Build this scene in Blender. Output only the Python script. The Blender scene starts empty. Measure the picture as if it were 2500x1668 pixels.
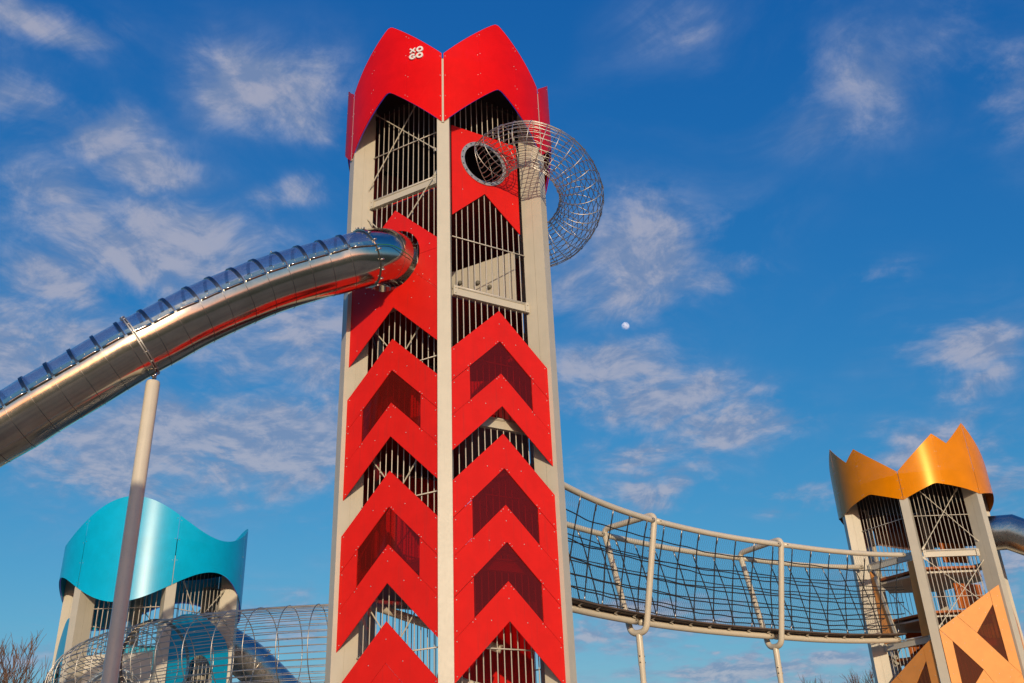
import bpy, math, random
from mathutils import Vector, Matrix
from mathutils.geometry import tessellate_polygon
R_ = math.radians
PI = math.pi
random.seed(7)
scene = bpy.context.scene
COL = scene.collection

# ------------------------------------------------------------------ camera
PITCH, ROLL, FPX = R_(26.780), R_(-2.3886), 2319.9
CAMZ = 1.6
fw = Vector((0, math.cos(PITCH), math.sin(PITCH)))
r0 = Vector((1, 0, 0)); u0 = r0.cross(fw)
rt = r0 * math.cos(ROLL) + u0 * math.sin(ROLL)
up = u0 * math.cos(ROLL) - r0 * math.sin(ROLL)
cam_d = bpy.data.cameras.new('camera'); cam = bpy.data.objects.new('camera', cam_d); COL.objects.link(cam)
cam_d.sensor_width = 36; cam_d.lens = FPX / 2500 * 36; cam_d.clip_end = 20000; cam_d.clip_start = 0.1
m3 = Matrix((rt, up, -fw)).transposed()
cam.matrix_world = Matrix.Translation((0, 0, CAMZ)) @ m3.to_4x4()
scene.camera = cam

# ------------------------------------------------------------------ light and sky
SUN_AZ, SUN_EL = R_(8.0), R_(11.5)             # azimuth measured from straight behind the camera towards its right
SUN = Vector((math.sin(SUN_AZ) * math.cos(SUN_EL), -math.cos(SUN_AZ) * math.cos(SUN_EL), math.sin(SUN_EL)))
sl = bpy.data.lights.new('sun', 'SUN'); sl.energy = 3.05; sl.angle = R_(0.53); sl.color = (1.0, 0.82, 0.58)
so = bpy.data.objects.new('sun', sl); COL.objects.link(so)
so.rotation_euler = (-SUN).to_track_quat('-Z', 'Y').to_euler(); so.location = (20, -60, 40)

scene.view_settings.view_transform = 'Standard'
scene.view_settings.look = 'None'
scene.view_settings.exposure = 0.0
scene.view_settings.gamma = 1.0
scene.view_settings.use_curve_mapping = False
try:
    scene.cycles.transparent_max_bounces = 24
    scene.cycles.max_bounces = 8
except Exception:
    pass


class NT:
    """small helper that writes maths into a node tree"""
    def __init__(s, nt): s.nt = nt
    def node(s, t, **k):
        n = s.nt.nodes.new(t)
        for a, b in k.items(): setattr(n, a, b)
        return n
    def put(s, sock, v):
        if isinstance(v, bpy.types.NodeSocket): s.nt.links.new(v, sock)
        elif v is not None: sock.default_value = v
    def m(s, op, a, b=None, c=None, clamp=False):
        n = s.node('ShaderNodeMath', operation=op, use_clamp=clamp)
        s.put(n.inputs[0], a)
        if b is not None: s.put(n.inputs[1], b)
        if c is not None: s.put(n.inputs[2], c)
        return n.outputs[0]
    def ss(s, v, lo, hi, a=0.0, b=1.0):
        n = s.node('ShaderNodeMapRange', interpolation_type='SMOOTHSTEP')
        s.put(n.inputs[0], v); s.put(n.inputs[1], lo); s.put(n.inputs[2], hi); s.put(n.inputs[3], a); s.put(n.inputs[4], b)
        return n.outputs[0]
    def mix(s, f, a, b):
        n = s.node('ShaderNodeMix', data_type='RGBA')
        s.put(n.inputs[0], f); s.put(n.inputs[6], a); s.put(n.inputs[7], b)
        return n.outputs[2]
    def noise(s, vec, scale, detail=6, rough=0.55, dist=0.0):
        n = s.node('ShaderNodeTexNoise'); s.put(n.inputs['Vector'], vec)
        n.inputs['Scale'].default_value = scale; n.inputs['Detail'].default_value = detail
        n.inputs['Roughness'].default_value = rough; n.inputs['Distortion'].default_value = dist
        return n.outputs['Fac']


world = bpy.data.worlds.new('World'); scene.world = world; world.use_nodes = True
world.cycles.sampling_method = 'MANUAL'; world.cycles.sample_map_resolution = 256
wt = world.node_tree; wt.nodes.clear(); W = NT(wt)
sky = W.node('ShaderNodeTexSky', sky_type='NISHITA', sun_disc=False)
sky.sun_elevation = SUN_EL; sky.sun_rotation = R_(180) - SUN_AZ
sky.altitude = 100; sky.air_density = 1.25; sky.dust_density = 0.8; sky.ozone_density = 4.0
tc = W.node('ShaderNodeTexCoord'); gen = tc.outputs['Generated']
sx = W.node('ShaderNodeSeparateXYZ'); wt.links.new(gen, sx.inputs[0])
az = W.m('MULTIPLY', W.m('ARCTAN2', sx.outputs[0], sx.outputs[1]), 180 / PI)
el = W.m('MULTIPLY', W.m('ARCSINE', sx.outputs[2]), 180 / PI)
# cloud layer: noise on a plane high above, so that it recedes towards the horizon
hz = W.m('ADD', W.m('MAXIMUM', sx.outputs[2], 0.0), 0.22)
cv = W.node('ShaderNodeCombineXYZ')
W.put(cv.inputs[0], W.m('DIVIDE', sx.outputs[0], hz)); W.put(cv.inputs[1], W.m('DIVIDE', sx.outputs[1], hz)); cv.inputs[2].default_value = 3.7
cvec = cv.outputs[0]
n_big = W.noise(cvec, 2.3, 3, 0.5)
n_mid = W.noise(cvec, 5.0, 7, 0.62, 0.5)
n_det = W.noise(cvec, 11.0, 8, 0.66, 0.6)
off = W.node('ShaderNodeVectorMath', operation='ADD'); W.put(off.inputs[0], cvec); off.inputs[1].default_value = (-0.012, 0.030, 0.0)
n_mid2 = W.noise(off.outputs[0], 5.0, 6, 0.62, 0.5)
n_det2 = W.noise(off.outputs[0], 11.0, 6, 0.66, 0.6)
wa = W.m('MULTIPLY', W.m('SUBTRACT', W.noise(cvec, 4.0, 3, 0.6), 0.5), 8.0)
we = W.m('MULTIPLY', W.m('SUBTRACT', W.noise(off.outputs[0], 6.0, 3, 0.6), 0.5), 5.0)
az = W.m('ADD', az, wa); el = W.m('ADD', el, we)
# where the clouds of that afternoon stood: azimuth, elevation, half sizes (degrees), weight
CLOUDS = [
 (-33.6,41.7,4.6,1.0,0.85), (-33.1,37.4,3.2,1.5,0.75), (-29.2,36.7,3.7,1.6,0.75), (-25.0,35.4,4.2,1.3,0.7), (-31.2,33.2,3.1,1.7,0.6), (-17.6,41.0,5.1,2.1,0.85), (-14.9,39.6,3.3,1.5,0.7), (-15.3,34.7,2.6,1.0,0.6), (-23.4,30.5,7.3,2.4,1.0), (-20.3,30.5,3.5,1.9,0.9), (-29.5,27.8,3.9,1.4,0.9), (-28.9,24.8,5.2,2.6,0.9), (-16.0,26.8,7.5,2.7,0.95), (-13.1,25.2,3.9,2.2,0.8), (-17.1,20.9,8.0,2.8,1.0), (-23.4,19.4,6.8,2.4,0.9), (-13.2,18.8,4.3,1.9,0.75), (10.1,30.9,5.0,2.9,1.0), (12.2,29.3,2.9,1.6,0.9), (15.5,29.8,2.4,1.1,0.7), (4.0,30.4,2.4,2.3,0.6), (6.3,23.9,4.5,1.9,0.95), (10.7,23.0,3.4,1.4,0.8), (13.1,20.6,3.9,1.6,0.9), (7.6,19.6,4.0,1.3,0.75), (8.4,17.8,4.2,1.0,0.9), (16.3,16.0,2.0,0.8,0.7), (6.0,9.7,6.3,1.2,0.8), (26.6,39.0,6.5,2.8,0.42), (31.3,39.0,3.6,2.1,0.42), (24.2,36.9,4.3,2.0,0.36), (33.7,34.8,2.0,2.4,0.7), (26.7,22.9,3.1,1.5,0.75), (28.0,20.6,2.5,1.0,0.6), (24.5,17.9,4.0,1.3,0.9), (27.7,15.2,2.1,1.1,0.9), (26.8,11.0,2.1,1.9,0.9), (26.2,7.1,2.0,1.6,0.8), (12.1,6.8,6.4,0.8,1.0), (-26.8,7.8,3.8,1.6,0.55), (-13.9,10.0,3.7,1.7,0.55), (24.6,27.3,2.0,0.9,0.5), (16.0,42.4,2.2,0.8,0.45),
]
cover = None
for (a, e, sa, se, w) in CLOUDS:
    da = W.m('DIVIDE', W.m('SUBTRACT', az, a), sa); de = W.m('DIVIDE', W.m('SUBTRACT', el, e), se)
    d2 = W.m('ADD', W.m('MULTIPLY', da, da), W.m('MULTIPLY', de, de))
    g = W.m('MULTIPLY', W.m('EXPONENT', W.m('MULTIPLY', d2, -0.55)), w)
    cover = g if cover is None else W.m('MAXIMUM', cover, g)
general = W.m('MULTIPLY', W.ss(n_big, 0.50, 0.72), 0.36)
cover = W.m('MAXIMUM', cover, general)
veil = W.m('MULTIPLY', cover, W.ss(n_mid, 0.34, 0.72))
puff = W.ss(W.m('ADD', W.m('ADD', W.m('MULTIPLY', n_mid, 0.75), W.m('MULTIPLY', n_det, 0.65)), W.m('MULTIPLY', cover, 0.66)), 0.84, 1.38)
puff = W.m('MULTIPLY', puff, W.ss(cover, 0.04, 0.45))
alpha = W.m('ADD', W.m('MULTIPLY', veil, 0.95), W.m('MULTIPLY', puff, 0.85), clamp=True)
relief = W.m('ADD', W.m('SUBTRACT', n_mid, n_mid2), W.m('MULTIPLY', W.m('SUBTRACT', n_det, n_det2), 0.8))
lightf = W.ss(relief, -0.14, 0.16)
lit = W.mix(puff, (0.27, 0.345, 0.53, 1), (0.43, 0.43, 0.515, 1))
ccol = W.mix(lightf, (0.205, 0.275, 0.44, 1), lit)
# the camera's deep-blue rendering of that sky: one tone curve per channel over the whole dome
sc_ = W.node('ShaderNodeSeparateColor'); wt.links.new(sky.outputs[0], sc_.inputs[0])
KX = 0.1664
xr, xg, xb = (W.m('MULTIPLY', sc_.outputs[i], KX) for i in range(3))
fr_ = W.m('MINIMUM', W.m('MULTIPLY', W.m('POWER', xr, 1.8), 0.85), xr)
fg_ = W.m('MULTIPLY', W.m('POWER', xg, 0.96), 0.615)
fb_ = W.m('MULTIPLY', W.m('POWER', xb, 0.5), 0.66)
cmb = W.node('ShaderNodeCombineColor')
for i, v in enumerate((fr_, fg_, fb_)): W.put(cmb.inputs[i], W.m('MULTIPLY', v, 1 / 0.15))
bg1 = W.node('ShaderNodeBackground'); wt.links.new(cmb.outputs[0], bg1.inputs[0]); bg1.inputs[1].default_value = 0.15
bg2 = W.node('ShaderNodeBackground'); W.put(bg2.inputs[0], ccol); bg2.inputs[1].default_value = 1.0
mixs = W.node('ShaderNodeMixShader'); W.put(mixs.inputs[0], W.m('MULTIPLY', alpha, 0.78)); wt.links.new(bg1.outputs[0], mixs.inputs[1]); wt.links.new(bg2.outputs[0], mixs.inputs[2])
wo = W.node('ShaderNodeOutputWorld'); wt.links.new(mixs.outputs[0], wo.inputs[0])

# ------------------------------------------------------------------ materials
def new_mat(name):
    m = bpy.data.materials.new(name); m.use_nodes = True; nt = m.node_tree
    return m, NT(nt), nt.nodes['Principled BSDF'], nt
def paint(name, rgb, rough=0.4, var=0.06, coat=0.0, bump=0.0, scale=3.0, spec=0.5, grime=0.0, streak=0.0):
    m, N, b, nt = new_mat(name)
    co = N.node('ShaderNodeTexCoord').outputs['Object']
    f = N.noise(co, scale, 6, 0.6); f2 = N.noise(co, scale * 9, 4, 0.6)
    k = N.ss(f, 0.3, 0.7, 1 - var, 1 + var)
    c = N.mix(1.0, (0, 0, 0, 1), (*rgb, 1))
    hsv = N.node('ShaderNodeHueSaturation'); hsv.inputs['Color'].default_value = (*rgb, 1); N.put(hsv.inputs['Value'], k)
    out = hsv.outputs[0]
    if grime:
        g = N.m('MULTIPLY', N.ss(N.noise(co, 1.3, 8, 0.7), 0.55, 0.8), grime)
        out = N.mix(g, out, (0.16, 0.13, 0.10, 1))
    if streak:
        mp = N.node('ShaderNodeMapping'); N.put(mp.inputs[0], co); mp.inputs['Scale'].default_value = (9, 9, 0.55)
        g2 = N.m('MULTIPLY', N.ss(N.noise(mp.outputs[0], 1.6, 6, 0.65), 0.52, 0.78), streak)
        out = N.mix(g2, out, (rgb[0] * 0.55 + 0.02, rgb[1] * 0.6 + 0.02, rgb[2] * 0.6 + 0.018, 1))
    N.put(b.inputs['Base Color'], out)
    N.put(b.inputs['Roughness'], N.ss(f2, 0.3, 0.7, rough * 0.88, rough * 1.12))
    b.inputs['Specular IOR Level'].default_value = spec
    b.inputs['Coat Weight'].default_value = coat; b.inputs['Coat Roughness'].default_value = 0.12
    if bump:
        bn = N.node('ShaderNodeBump'); bn.inputs['Strength'].default_value = bump; bn.inputs['Distance'].default_value = 0.01
        N.put(bn.inputs['Height'], f2); N.put(b.inputs['Normal'], bn.outputs[0])
    return m
def metal(name, rgb, rough, bump=0.0, scale=14.0, dirt=0.0):
    m, N, b, nt = new_mat(name)
    co = N.node('ShaderNodeTexCoord').outputs['Object']
    f = N.noise(co, scale, 6, 0.6); big = N.noise(co, 1.1, 4, 0.6)
    c = N.mix(N.ss(big, 0.35, 0.7), (*rgb, 1), (rgb[0] * 0.82, rgb[1] * 0.82, rgb[2] * 0.80, 1))
    if dirt: c = N.mix(N.m('MULTIPLY', N.ss(N.noise(co, 5, 8, 0.7), 0.5, 0.75), dirt), c, (0.22, 0.18, 0.14, 1))
    N.put(b.inputs['Base Color'], c); b.inputs['Metallic'].default_value = 1.0
    N.put(b.inputs['Roughness'], N.ss(f, 0.25, 0.75, rough * 0.85, rough * 1.2))
    if bump:
        bn = N.node('ShaderNodeBump'); bn.inputs['Strength'].default_value = bump; bn.inputs['Distance'].default_value = 0.02
        N.put(bn.inputs['Height'], N.noise(co, 2.0, 3, 0.5)); N.put(b.inputs['Normal'], bn.outputs[0])
    return m
def pane(name, tint, gloss=0.06, body=0.0, body_rgb=(0, 0, 0)):
    m = bpy.data.materials.new(name); m.use_nodes = True; nt = m.node_tree; nt.nodes.clear(); N = NT(nt)
    tr = N.node('ShaderNodeBsdfTransparent'); tr.inputs[0].default_value = (*tint, 1)
    gl = N.node('ShaderNodeBsdfGlossy'); gl.inputs['Roughness'].default_value = 0.05; gl.inputs[0].default_value = (1, 1, 1, 1)
    fr = N.node('ShaderNodeFresnel'); fr.inputs[0].default_value = 1.49
    df = N.node('ShaderNodeBsdfDiffuse'); df.inputs[0].default_value = (*body_rgb, 1)
    m1 = N.node('ShaderNodeMixShader'); m1.inputs[0].default_value = body
    nt.links.new(tr.outputs[0], m1.inputs[1]); nt.links.new(df.outputs[0], m1.inputs[2])
    m2 = N.node('ShaderNodeMixShader'); N.put(m2.inputs[0], N.m('MULTIPLY', fr.outputs[0], gloss / 0.04))
    nt.links.new(m1.outputs[0], m2.inputs[1]); nt.links.new(gl.outputs[0], m2.inputs[2])
    o = N.node('ShaderNodeOutputMaterial'); nt.links.new(m2.outputs[0], o.inputs[0])
    return m
def perforated(name, rgb, rough, pitch=0.034, hole=0.115, metallic=0.0, spec=0.5, tint=(1, 1, 1)):
    """painted sheet metal with a staggered grid of punched holes, laid out on the tower's own cylinder"""
    m, N, b, nt = new_mat(name)
    co = N.node('ShaderNodeTexCoord').outputs['Object']
    s = N.node('ShaderNodeSeparateXYZ'); nt.links.new(co, s.inputs[0])
    th = N.m('MULTIPLY', N.m('ARCTAN2', s.outputs[0], N.m('MULTIPLY', s.outputs[1], -1.0)), 2.495 / pitch)
    zz = N.m('DIVIDE', s.outputs[2], pitch * 0.87)
    row = N.m('FLOOR', zz)
    th2 = N.m('ADD', th, N.m('MULTIPLY', N.m('PINGPONG', row, 1.0), 0.5))
    fx = N.m('SUBTRACT', N.m('FRACT', th2), 0.5); fy = N.m('SUBTRACT', N.m('FRACT', zz), 0.5)
    d = N.m('SQRT', N.m('ADD', N.m('MULTIPLY', fx, fx), N.m('MULTIPLY', N.m('MULTIPLY', fy, fy), 0.76)))
    big = N.noise(co, 1.4, 8, 0.68)
    hsv = N.node('ShaderNodeHueSaturation'); hsv.inputs['Color'].default_value = (*rgb, 1); N.put(hsv.inputs['Value'], N.ss(big, 0.3, 0.7, 0.91, 1.06))
    N.put(b.inputs['Base Color'], hsv.outputs[0]); b.inputs['Roughness'].default_value = rough; b.inputs['Metallic'].default_value = metallic
    b.inputs['Specular IOR Level'].default_value = spec; b.inputs['Specular Tint'].default_value = (*tint, 1)
    N.put(b.inputs['Alpha'], N.m('GREATER_THAN', d, hole))
    return m

M = {}
M['cream'] = paint('cream_powder_coat', (0.55, 0.51, 0.41), 0.42, 0.03, bump=0.02, grime=0.10, streak=0.22)
M['cream_tube'] = paint('cream_tube_paint', (0.63, 0.565, 0.44), 0.30, 0.03, grime=0.08, streak=0.18)
M['red'] = paint('red_laminate', (0.70, 0.014, 0.008), 0.42, 0.05, spec=0.22, grime=0.05, streak=0.45)
M['red_edge'] = paint('red_edge', (0.40, 0.02, 0.015), 0.5)
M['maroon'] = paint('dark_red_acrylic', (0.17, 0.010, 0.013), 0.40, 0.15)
M['red_crown'] = perforated('red_perforated_sheet', (0.77, 0.005, 0.005), 0.45, spec=0.2, tint=(1.0, 0.4, 0.35))
M['orange'] = paint('orange_laminate', (0.84, 0.34, 0.075), 0.42, 0.05, spec=0.35, grime=0.03)
M['orange_crown'] = perforated('orange_perforated_sheet', (0.79, 0.245, 0.000), 0.25, spec=0.5, tint=(1.0, 0.72, 0.22))
M['orange_shaded'] = paint('shaded_orange_laminate', (0.42, 0.11, 0.015), 0.42, 0.08, spec=0.3)  # darker copy of the orange laminate, interior shade put into the colour
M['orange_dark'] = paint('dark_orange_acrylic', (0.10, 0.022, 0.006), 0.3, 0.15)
M['teal'] = paint('teal_laminate', (0.001, 0.36, 0.58), 0.32, 0.05, spec=0.4)
M['teal_crown'] = perforated('teal_perforated_sheet', (0.000, 0.46, 0.74), 0.30, spec=0.35)
M['teal_dark'] = paint('dark_teal_acrylic', (0.006, 0.035, 0.045), 0.3, 0.15)
M['steel'] = metal('brushed_stainless_steel', (0.60, 0.57, 0.52), 0.14, bump=0.04, dirt=0.18)
M['steel_matte'] = metal('dull_stainless_steel', (0.56, 0.54, 0.50), 0.27, bump=0.03, dirt=0.2)
M['wire'] = metal('stainless_wire', (0.58, 0.55, 0.50), 0.42, scale=2.0)
M['bar'] = paint('bar_powder_coat', (0.60, 0.56, 0.49), 0.30, 0.03)
M['dark_steel'] = metal('darkened_hoop_steel', (0.20, 0.19, 0.19), 0.32)  # dark ground reflection put into the hoop colour; also serves the dark joint rings
M['galv'] = metal('galvanised_flange', (0.55, 0.54, 0.52), 0.55, dirt=0.35)
M['bolt'] = metal('bolt_steel', (0.66, 0.62, 0.57), 0.42)
M['dark_bolt'] = paint('black_bolt', (0.03, 0.03, 0.03), 0.4)
M['clear'] = pane('clear_polycarbonate', (0.955, 0.965, 0.985), 0.020, 0.060, (0.42, 0.42, 0.46))
M['red_pane'] = pane('red_acrylic', (0.80, 0.010, 0.014), 0.016, 0.28, (0.24, 0.020, 0.016))
M['orange_pane'] = pane('orange_acrylic', (0.70, 0.24, 0.03), 0.018, 0.25, (0.22, 0.07, 0.02))
M['rope'] = paint('black_rope', (0.014, 0.014, 0.016), 0.8, 0.2, bump=0.4, scale=20)
M['net'] = paint('dark_safety_net', (0.045, 0.05, 0.055), 0.6)
M['deck'] = paint('brown_deck', (0.11, 0.075, 0.055), 0.7, 0.2, bump=0.2)
M['roof'] = paint('dark_roof', (0.020, 0.018, 0.020), 0.6)
M['white'] = paint('white_letters', (0.80, 0.78, 0.74), 0.4, 0.02)
M['hold'] = paint('grey_climbing_hold', (0.16, 0.15, 0.12), 0.6, 0.15)
M['green'] = paint('green_earth_cable', (0.02, 0.20, 0.06), 0.5)
M['bark'] = paint('winter_bark', (0.13, 0.085, 0.055), 0.9, 0.25, bump=0.5, scale=8)
M['twig'] = paint('winter_twigs', (0.15, 0.085, 0.055), 0.9, 0.25)
mm, N_, b_, nt_ = new_mat('led_strip')
b_.inputs['Base Color'].default_value = (0.05, 0.03, 0.3, 1); b_.inputs['Emission Color'].default_value = (0.20, 0.12, 1.0, 1); b_.inputs['Emission Strength'].default_value = 0.3
M['led'] = mm
# rubber safety surface and grass
mm, N_, b_, nt_ = new_mat('park_ground')
co_ = N_.node('ShaderNodeTexCoord').outputs['Object']
g1 = N_.mix(N_.ss(N_.noise(co_, 0.9, 8, 0.65), 0.35, 0.65), (0.09, 0.09, 0.03, 1), (0.18, 0.15, 0.07, 1))
g1 = N_.mix(N_.ss(N_.noise(co_, 30, 6, 0.7), 0.4, 0.6), g1, (0.035, 0.05, 0.014, 1))
N_.put(b_.inputs['Base Color'], g1); b_.inputs['Roughness'].default_value = 0.95
M['grass'] = mm
mm, N_, b_, nt_ = new_mat('rubber_crumb')
co_ = N_.node('ShaderNodeTexCoord').outputs['Object']
g1 = N_.mix(N_.ss(N_.noise(co_, 60, 4, 0.7), 0.35, 0.65), (0.34, 0.24, 0.14, 1), (0.46, 0.35, 0.21, 1))
g1 = N_.mix(N_.ss(N_.noise(co_, 0.35, 3, 0.5), 0.52, 0.56), g1, (0.28, 0.20, 0.13, 1))
N_.put(b_.inputs['Base Color'], g1); b_.inputs['Roughness'].default_value = 0.9
M['rubber'] = mm

# ------------------------------------------------------------------ geometry helpers
def mesh(name, V, F, smooth=False):
    me = bpy.data.meshes.new(name); me.from_pydata([tuple(v) for v in V], [], F); me.update()
    if smooth: me.polygons.foreach_set('use_smooth', [True] * len(me.polygons))
    return me
def obj(name, me, mat, parent=None, loc=None, rotz=0.0):
    o = bpy.data.objects.new(name, me); COL.objects.link(o)
    if mat is not None and not me.materials: me.materials.append(M[mat] if isinstance(mat, str) else mat)
    if parent is not None: o.parent = parent
    if loc is not None: o.location = loc
    if rotz: o.rotation_euler = (0, 0, rotz)
    return o
def thing(name, label, cat, loc=(0, 0, 0), rotz=0.0, group=None):
    o = bpy.data.objects.new(name, None); COL.objects.link(o); o.location = loc; o.rotation_euler = (0, 0, rotz)
    o.empty_display_size = 0.3
    o['label'] = label; o['category'] = cat
    if group: o['group'] = group
    return o
class G:
    """collects shapes into one mesh"""
    def __init__(s): s.V = []; s.F = []
    def add(s, V, F):
        k = len(s.V); s.V += [Vector(v) for v in V]; s.F += [tuple(i + k for i in f) for f in F]; return s
    def box(s, c, ax, h):
        """c centre, ax three axis vectors, h half sizes"""
        c = Vector(c); a = [Vector(x) * y for x, y in zip(ax, h)]
        V = [c + a[0] * i + a[1] * j + a[2] * k for i in (-1, 1) for j in (-1, 1) for k in (-1, 1)]
        return s.add(V, [(0, 1, 3, 2), (4, 6, 7, 5), (0, 4, 5, 1), (2, 3, 7, 6), (0, 2, 6, 4), (1, 5, 7, 3)])
    def bar(s, a, b, w, h, upv=(0, 0, 1)):
        a = Vector(a); b = Vector(b); d = (b - a); L = d.length; d.normalize()
        side = d.cross(Vector(upv)); side = side.normalized() if side.length > 1e-4 else Vector((1, 0, 0)); u = side.cross(d)
        return s.box((a + b) / 2, (d, side, u), (L / 2, w / 2, h / 2))
    def prism(s, loops, P, n, t):
        """loops: outer polygon and holes in 2D; P maps (u,v) to a point, extruded by -t along n"""
        fl = [[Vector((p[0], p[1], 0)) for p in l] for l in loops]
        tri = tessellate_polygon(fl)
        pts = [p for l in loops for p in l]; k = len(pts); n = Vector(n)
        front = [Vector(P(*p)) for p in pts]; back = [v - n * t for v in front]
        F = []
        for a, b, c in tri:
            nn = (front[b] - front[a]).cross(front[c] - front[a])
            if nn.dot(n) < 0: a, b, c = a, c, b
            F.append((a, b, c)); F.append((a + k, c + k, b + k))
        o = 0
        for li, l in enumerate(loops):
            m_ = len(l); area = sum(l[i][0] * l[(i + 1) % m_][1] - l[(i + 1) % m_][0] * l[i][1] for i in range(m_))
            for i in range(m_):
                a, b = o + i, o + (i + 1) % m_
                F.append((a, b, b + k, a + k))
            o += m_
        return s.add(front + back, F)
    def tube(s, pts, r, seg=8, closed=False, caps=True, rads=None, upv=None):
        pts = [Vector(p) for p in pts]; n = len(pts)
        T = []
        for i in range(n):
            if closed: d = pts[(i + 1) % n] - pts[i - 1]
            else: d = pts[min(i + 1, n - 1)] - pts[max(i - 1, 0)]
            T.append(d.normalized() if d.length > 1e-9 else Vector((0, 0, 1)))
        ref = Vector((0, 0, 1)) if abs(T[0].z) < 0.9 else Vector((1, 0, 0))
        N = (ref - T[0] * ref.dot(T[0])).normalized()
        k = len(s.V)
        for i in range(n):
            N = N - T[i] * N.dot(T[i]); N.normalize(); B = T[i].cross(N)
            rr = rads[i] if rads else r
            for j in range(seg):
                a = 2 * PI * j / seg; s.V.append(pts[i] + (N * math.cos(a) + B * math.sin(a)) * rr)
        m_ = n if closed else n - 1
        for i in range(m_):
            for j in range(seg):
                a = k + i * seg + j; b = k + i * seg + (j + 1) % seg
                c = k + ((i + 1) % n) * seg + (j + 1) % seg; d = k + ((i + 1) % n) * seg + j
                s.F.append((a, b, c, d))
        if caps and not closed:
            s.F.append(tuple(k + j for j in range(seg))[::-1]); s.F.append(tuple(k + (n - 1) * seg + j for j in range(seg)))
        return s
    def lathe(s, prof, c=(0, 0, 0), seg=16, axis=None):
        c = Vector(c); k = len(s.V); n = len(prof)
        q = Vector((0, 0, 1)).rotation_difference(Vector(axis)) if axis is not None else None
        for r, z in prof:
            for j in range(seg):
                a = 2 * PI * j / seg; v = Vector((r * math.cos(a), r * math.sin(a), z)); s.V.append(c + (q @ v if q else v))
        for i in range(n - 1):
            for j in range(seg):
                s.F.append((k + i * seg + j, k + i * seg + (j + 1) % seg, k + (i + 1) * seg + (j + 1) % seg, k + (i + 1) * seg + j))
        s.F.append(tuple(k + j for j in range(seg))[::-1]); s.F.append(tuple(k + (n - 1) * seg + j for j in range(seg)))
        return s
    def build(s, name, mat, parent=None, smooth=False, loc=None, rotz=0.0, off=None):
        V = [v - Vector(off) for v in s.V] if off is not None else s.V
        return obj(name, mesh(name, V, s.F, smooth), mat, parent, loc, rotz)
def shade_auto(o, ang=40):
    me = o.data
    me.polygons.foreach_set('use_smooth', [True] * len(me.polygons))
    try: me.set_sharp_from_angle(angle=R_(ang))
    except Exception: pass
    return o
def spline(pts, n=10):
    P = [Vector(p) for p in pts]; P = [2 * P[0] - P[1]] + P + [2 * P[-1] - P[-2]]; o = []
    for i in range(1, len(P) - 2):
        a, b, c, d = P[i - 1:i + 3]
        for j in range(n):
            t = j / n; o.append(0.5 * ((2 * b) + (c - a) * t + (2 * a - 5 * b + 4 * c - d) * t * t + (3 * b - a - 3 * c + d) * t ** 3))
    return o + [P[-2]]
def resample(P, step=None, count=None):
    L = [0.0]
    for a, b in zip(P[:-1], P[1:]): L.append(L[-1] + (b - a).length)
    tot = L[-1]; n = count or max(2, int(round(tot / step)) + 1); o = []; k = 0
    for i in range(n):
        t = tot * i / (n - 1)
        while k < len(L) - 2 and L[k + 1] < t: k += 1
        f = (t - L[k]) / max(1e-9, L[k + 1] - L[k]); o.append(P[k].lerp(P[k + 1], f))
    return o
def nrm(a): return Vector((math.sin(a), -math.cos(a), 0))     # outward direction at tower angle a (0 = the column nearest the camera)
def tan(a): return Vector((math.cos(a), math.sin(a), 0))
ZUP = Vector((0, 0, 1))
RC, CW, CD = 2.4695, 0.26, 0.4908      # column outer radius, width, depth
AP = RC * math.cos(PI / 6) + CW / 4    # distance of the outer face plane
API = AP - 0.42                        # plane of bars and beams
HWI = 0.877                            # half width between the inner column edges
RCR = 2.495                            # crown radius
def facemap(t, ap):
    n = nrm(t); s = tan(t)
    return (lambda u, z: n * ap + s * u + ZUP * z), n

# ------------------------------------------------------------------ ground
def sheet(name, pts, z, mat):
    o = obj(name, mesh(name, [(x, y, z) for x, y in pts], [tuple(range(len(pts)))]), mat); o['kind'] = 'structure'; return o
sheet('ground', [(-6000, -6000), (6000, -6000), (6000, 6000), (-6000, 6000)], 0.0, 'grass')
sheet('playground_surface', [(-22, -4), (2, -9), (20, -6), (32, 14), (30, 44), (4, 48), (-20, 42), (-28, 22)], 0.012, 'rubber')

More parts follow.
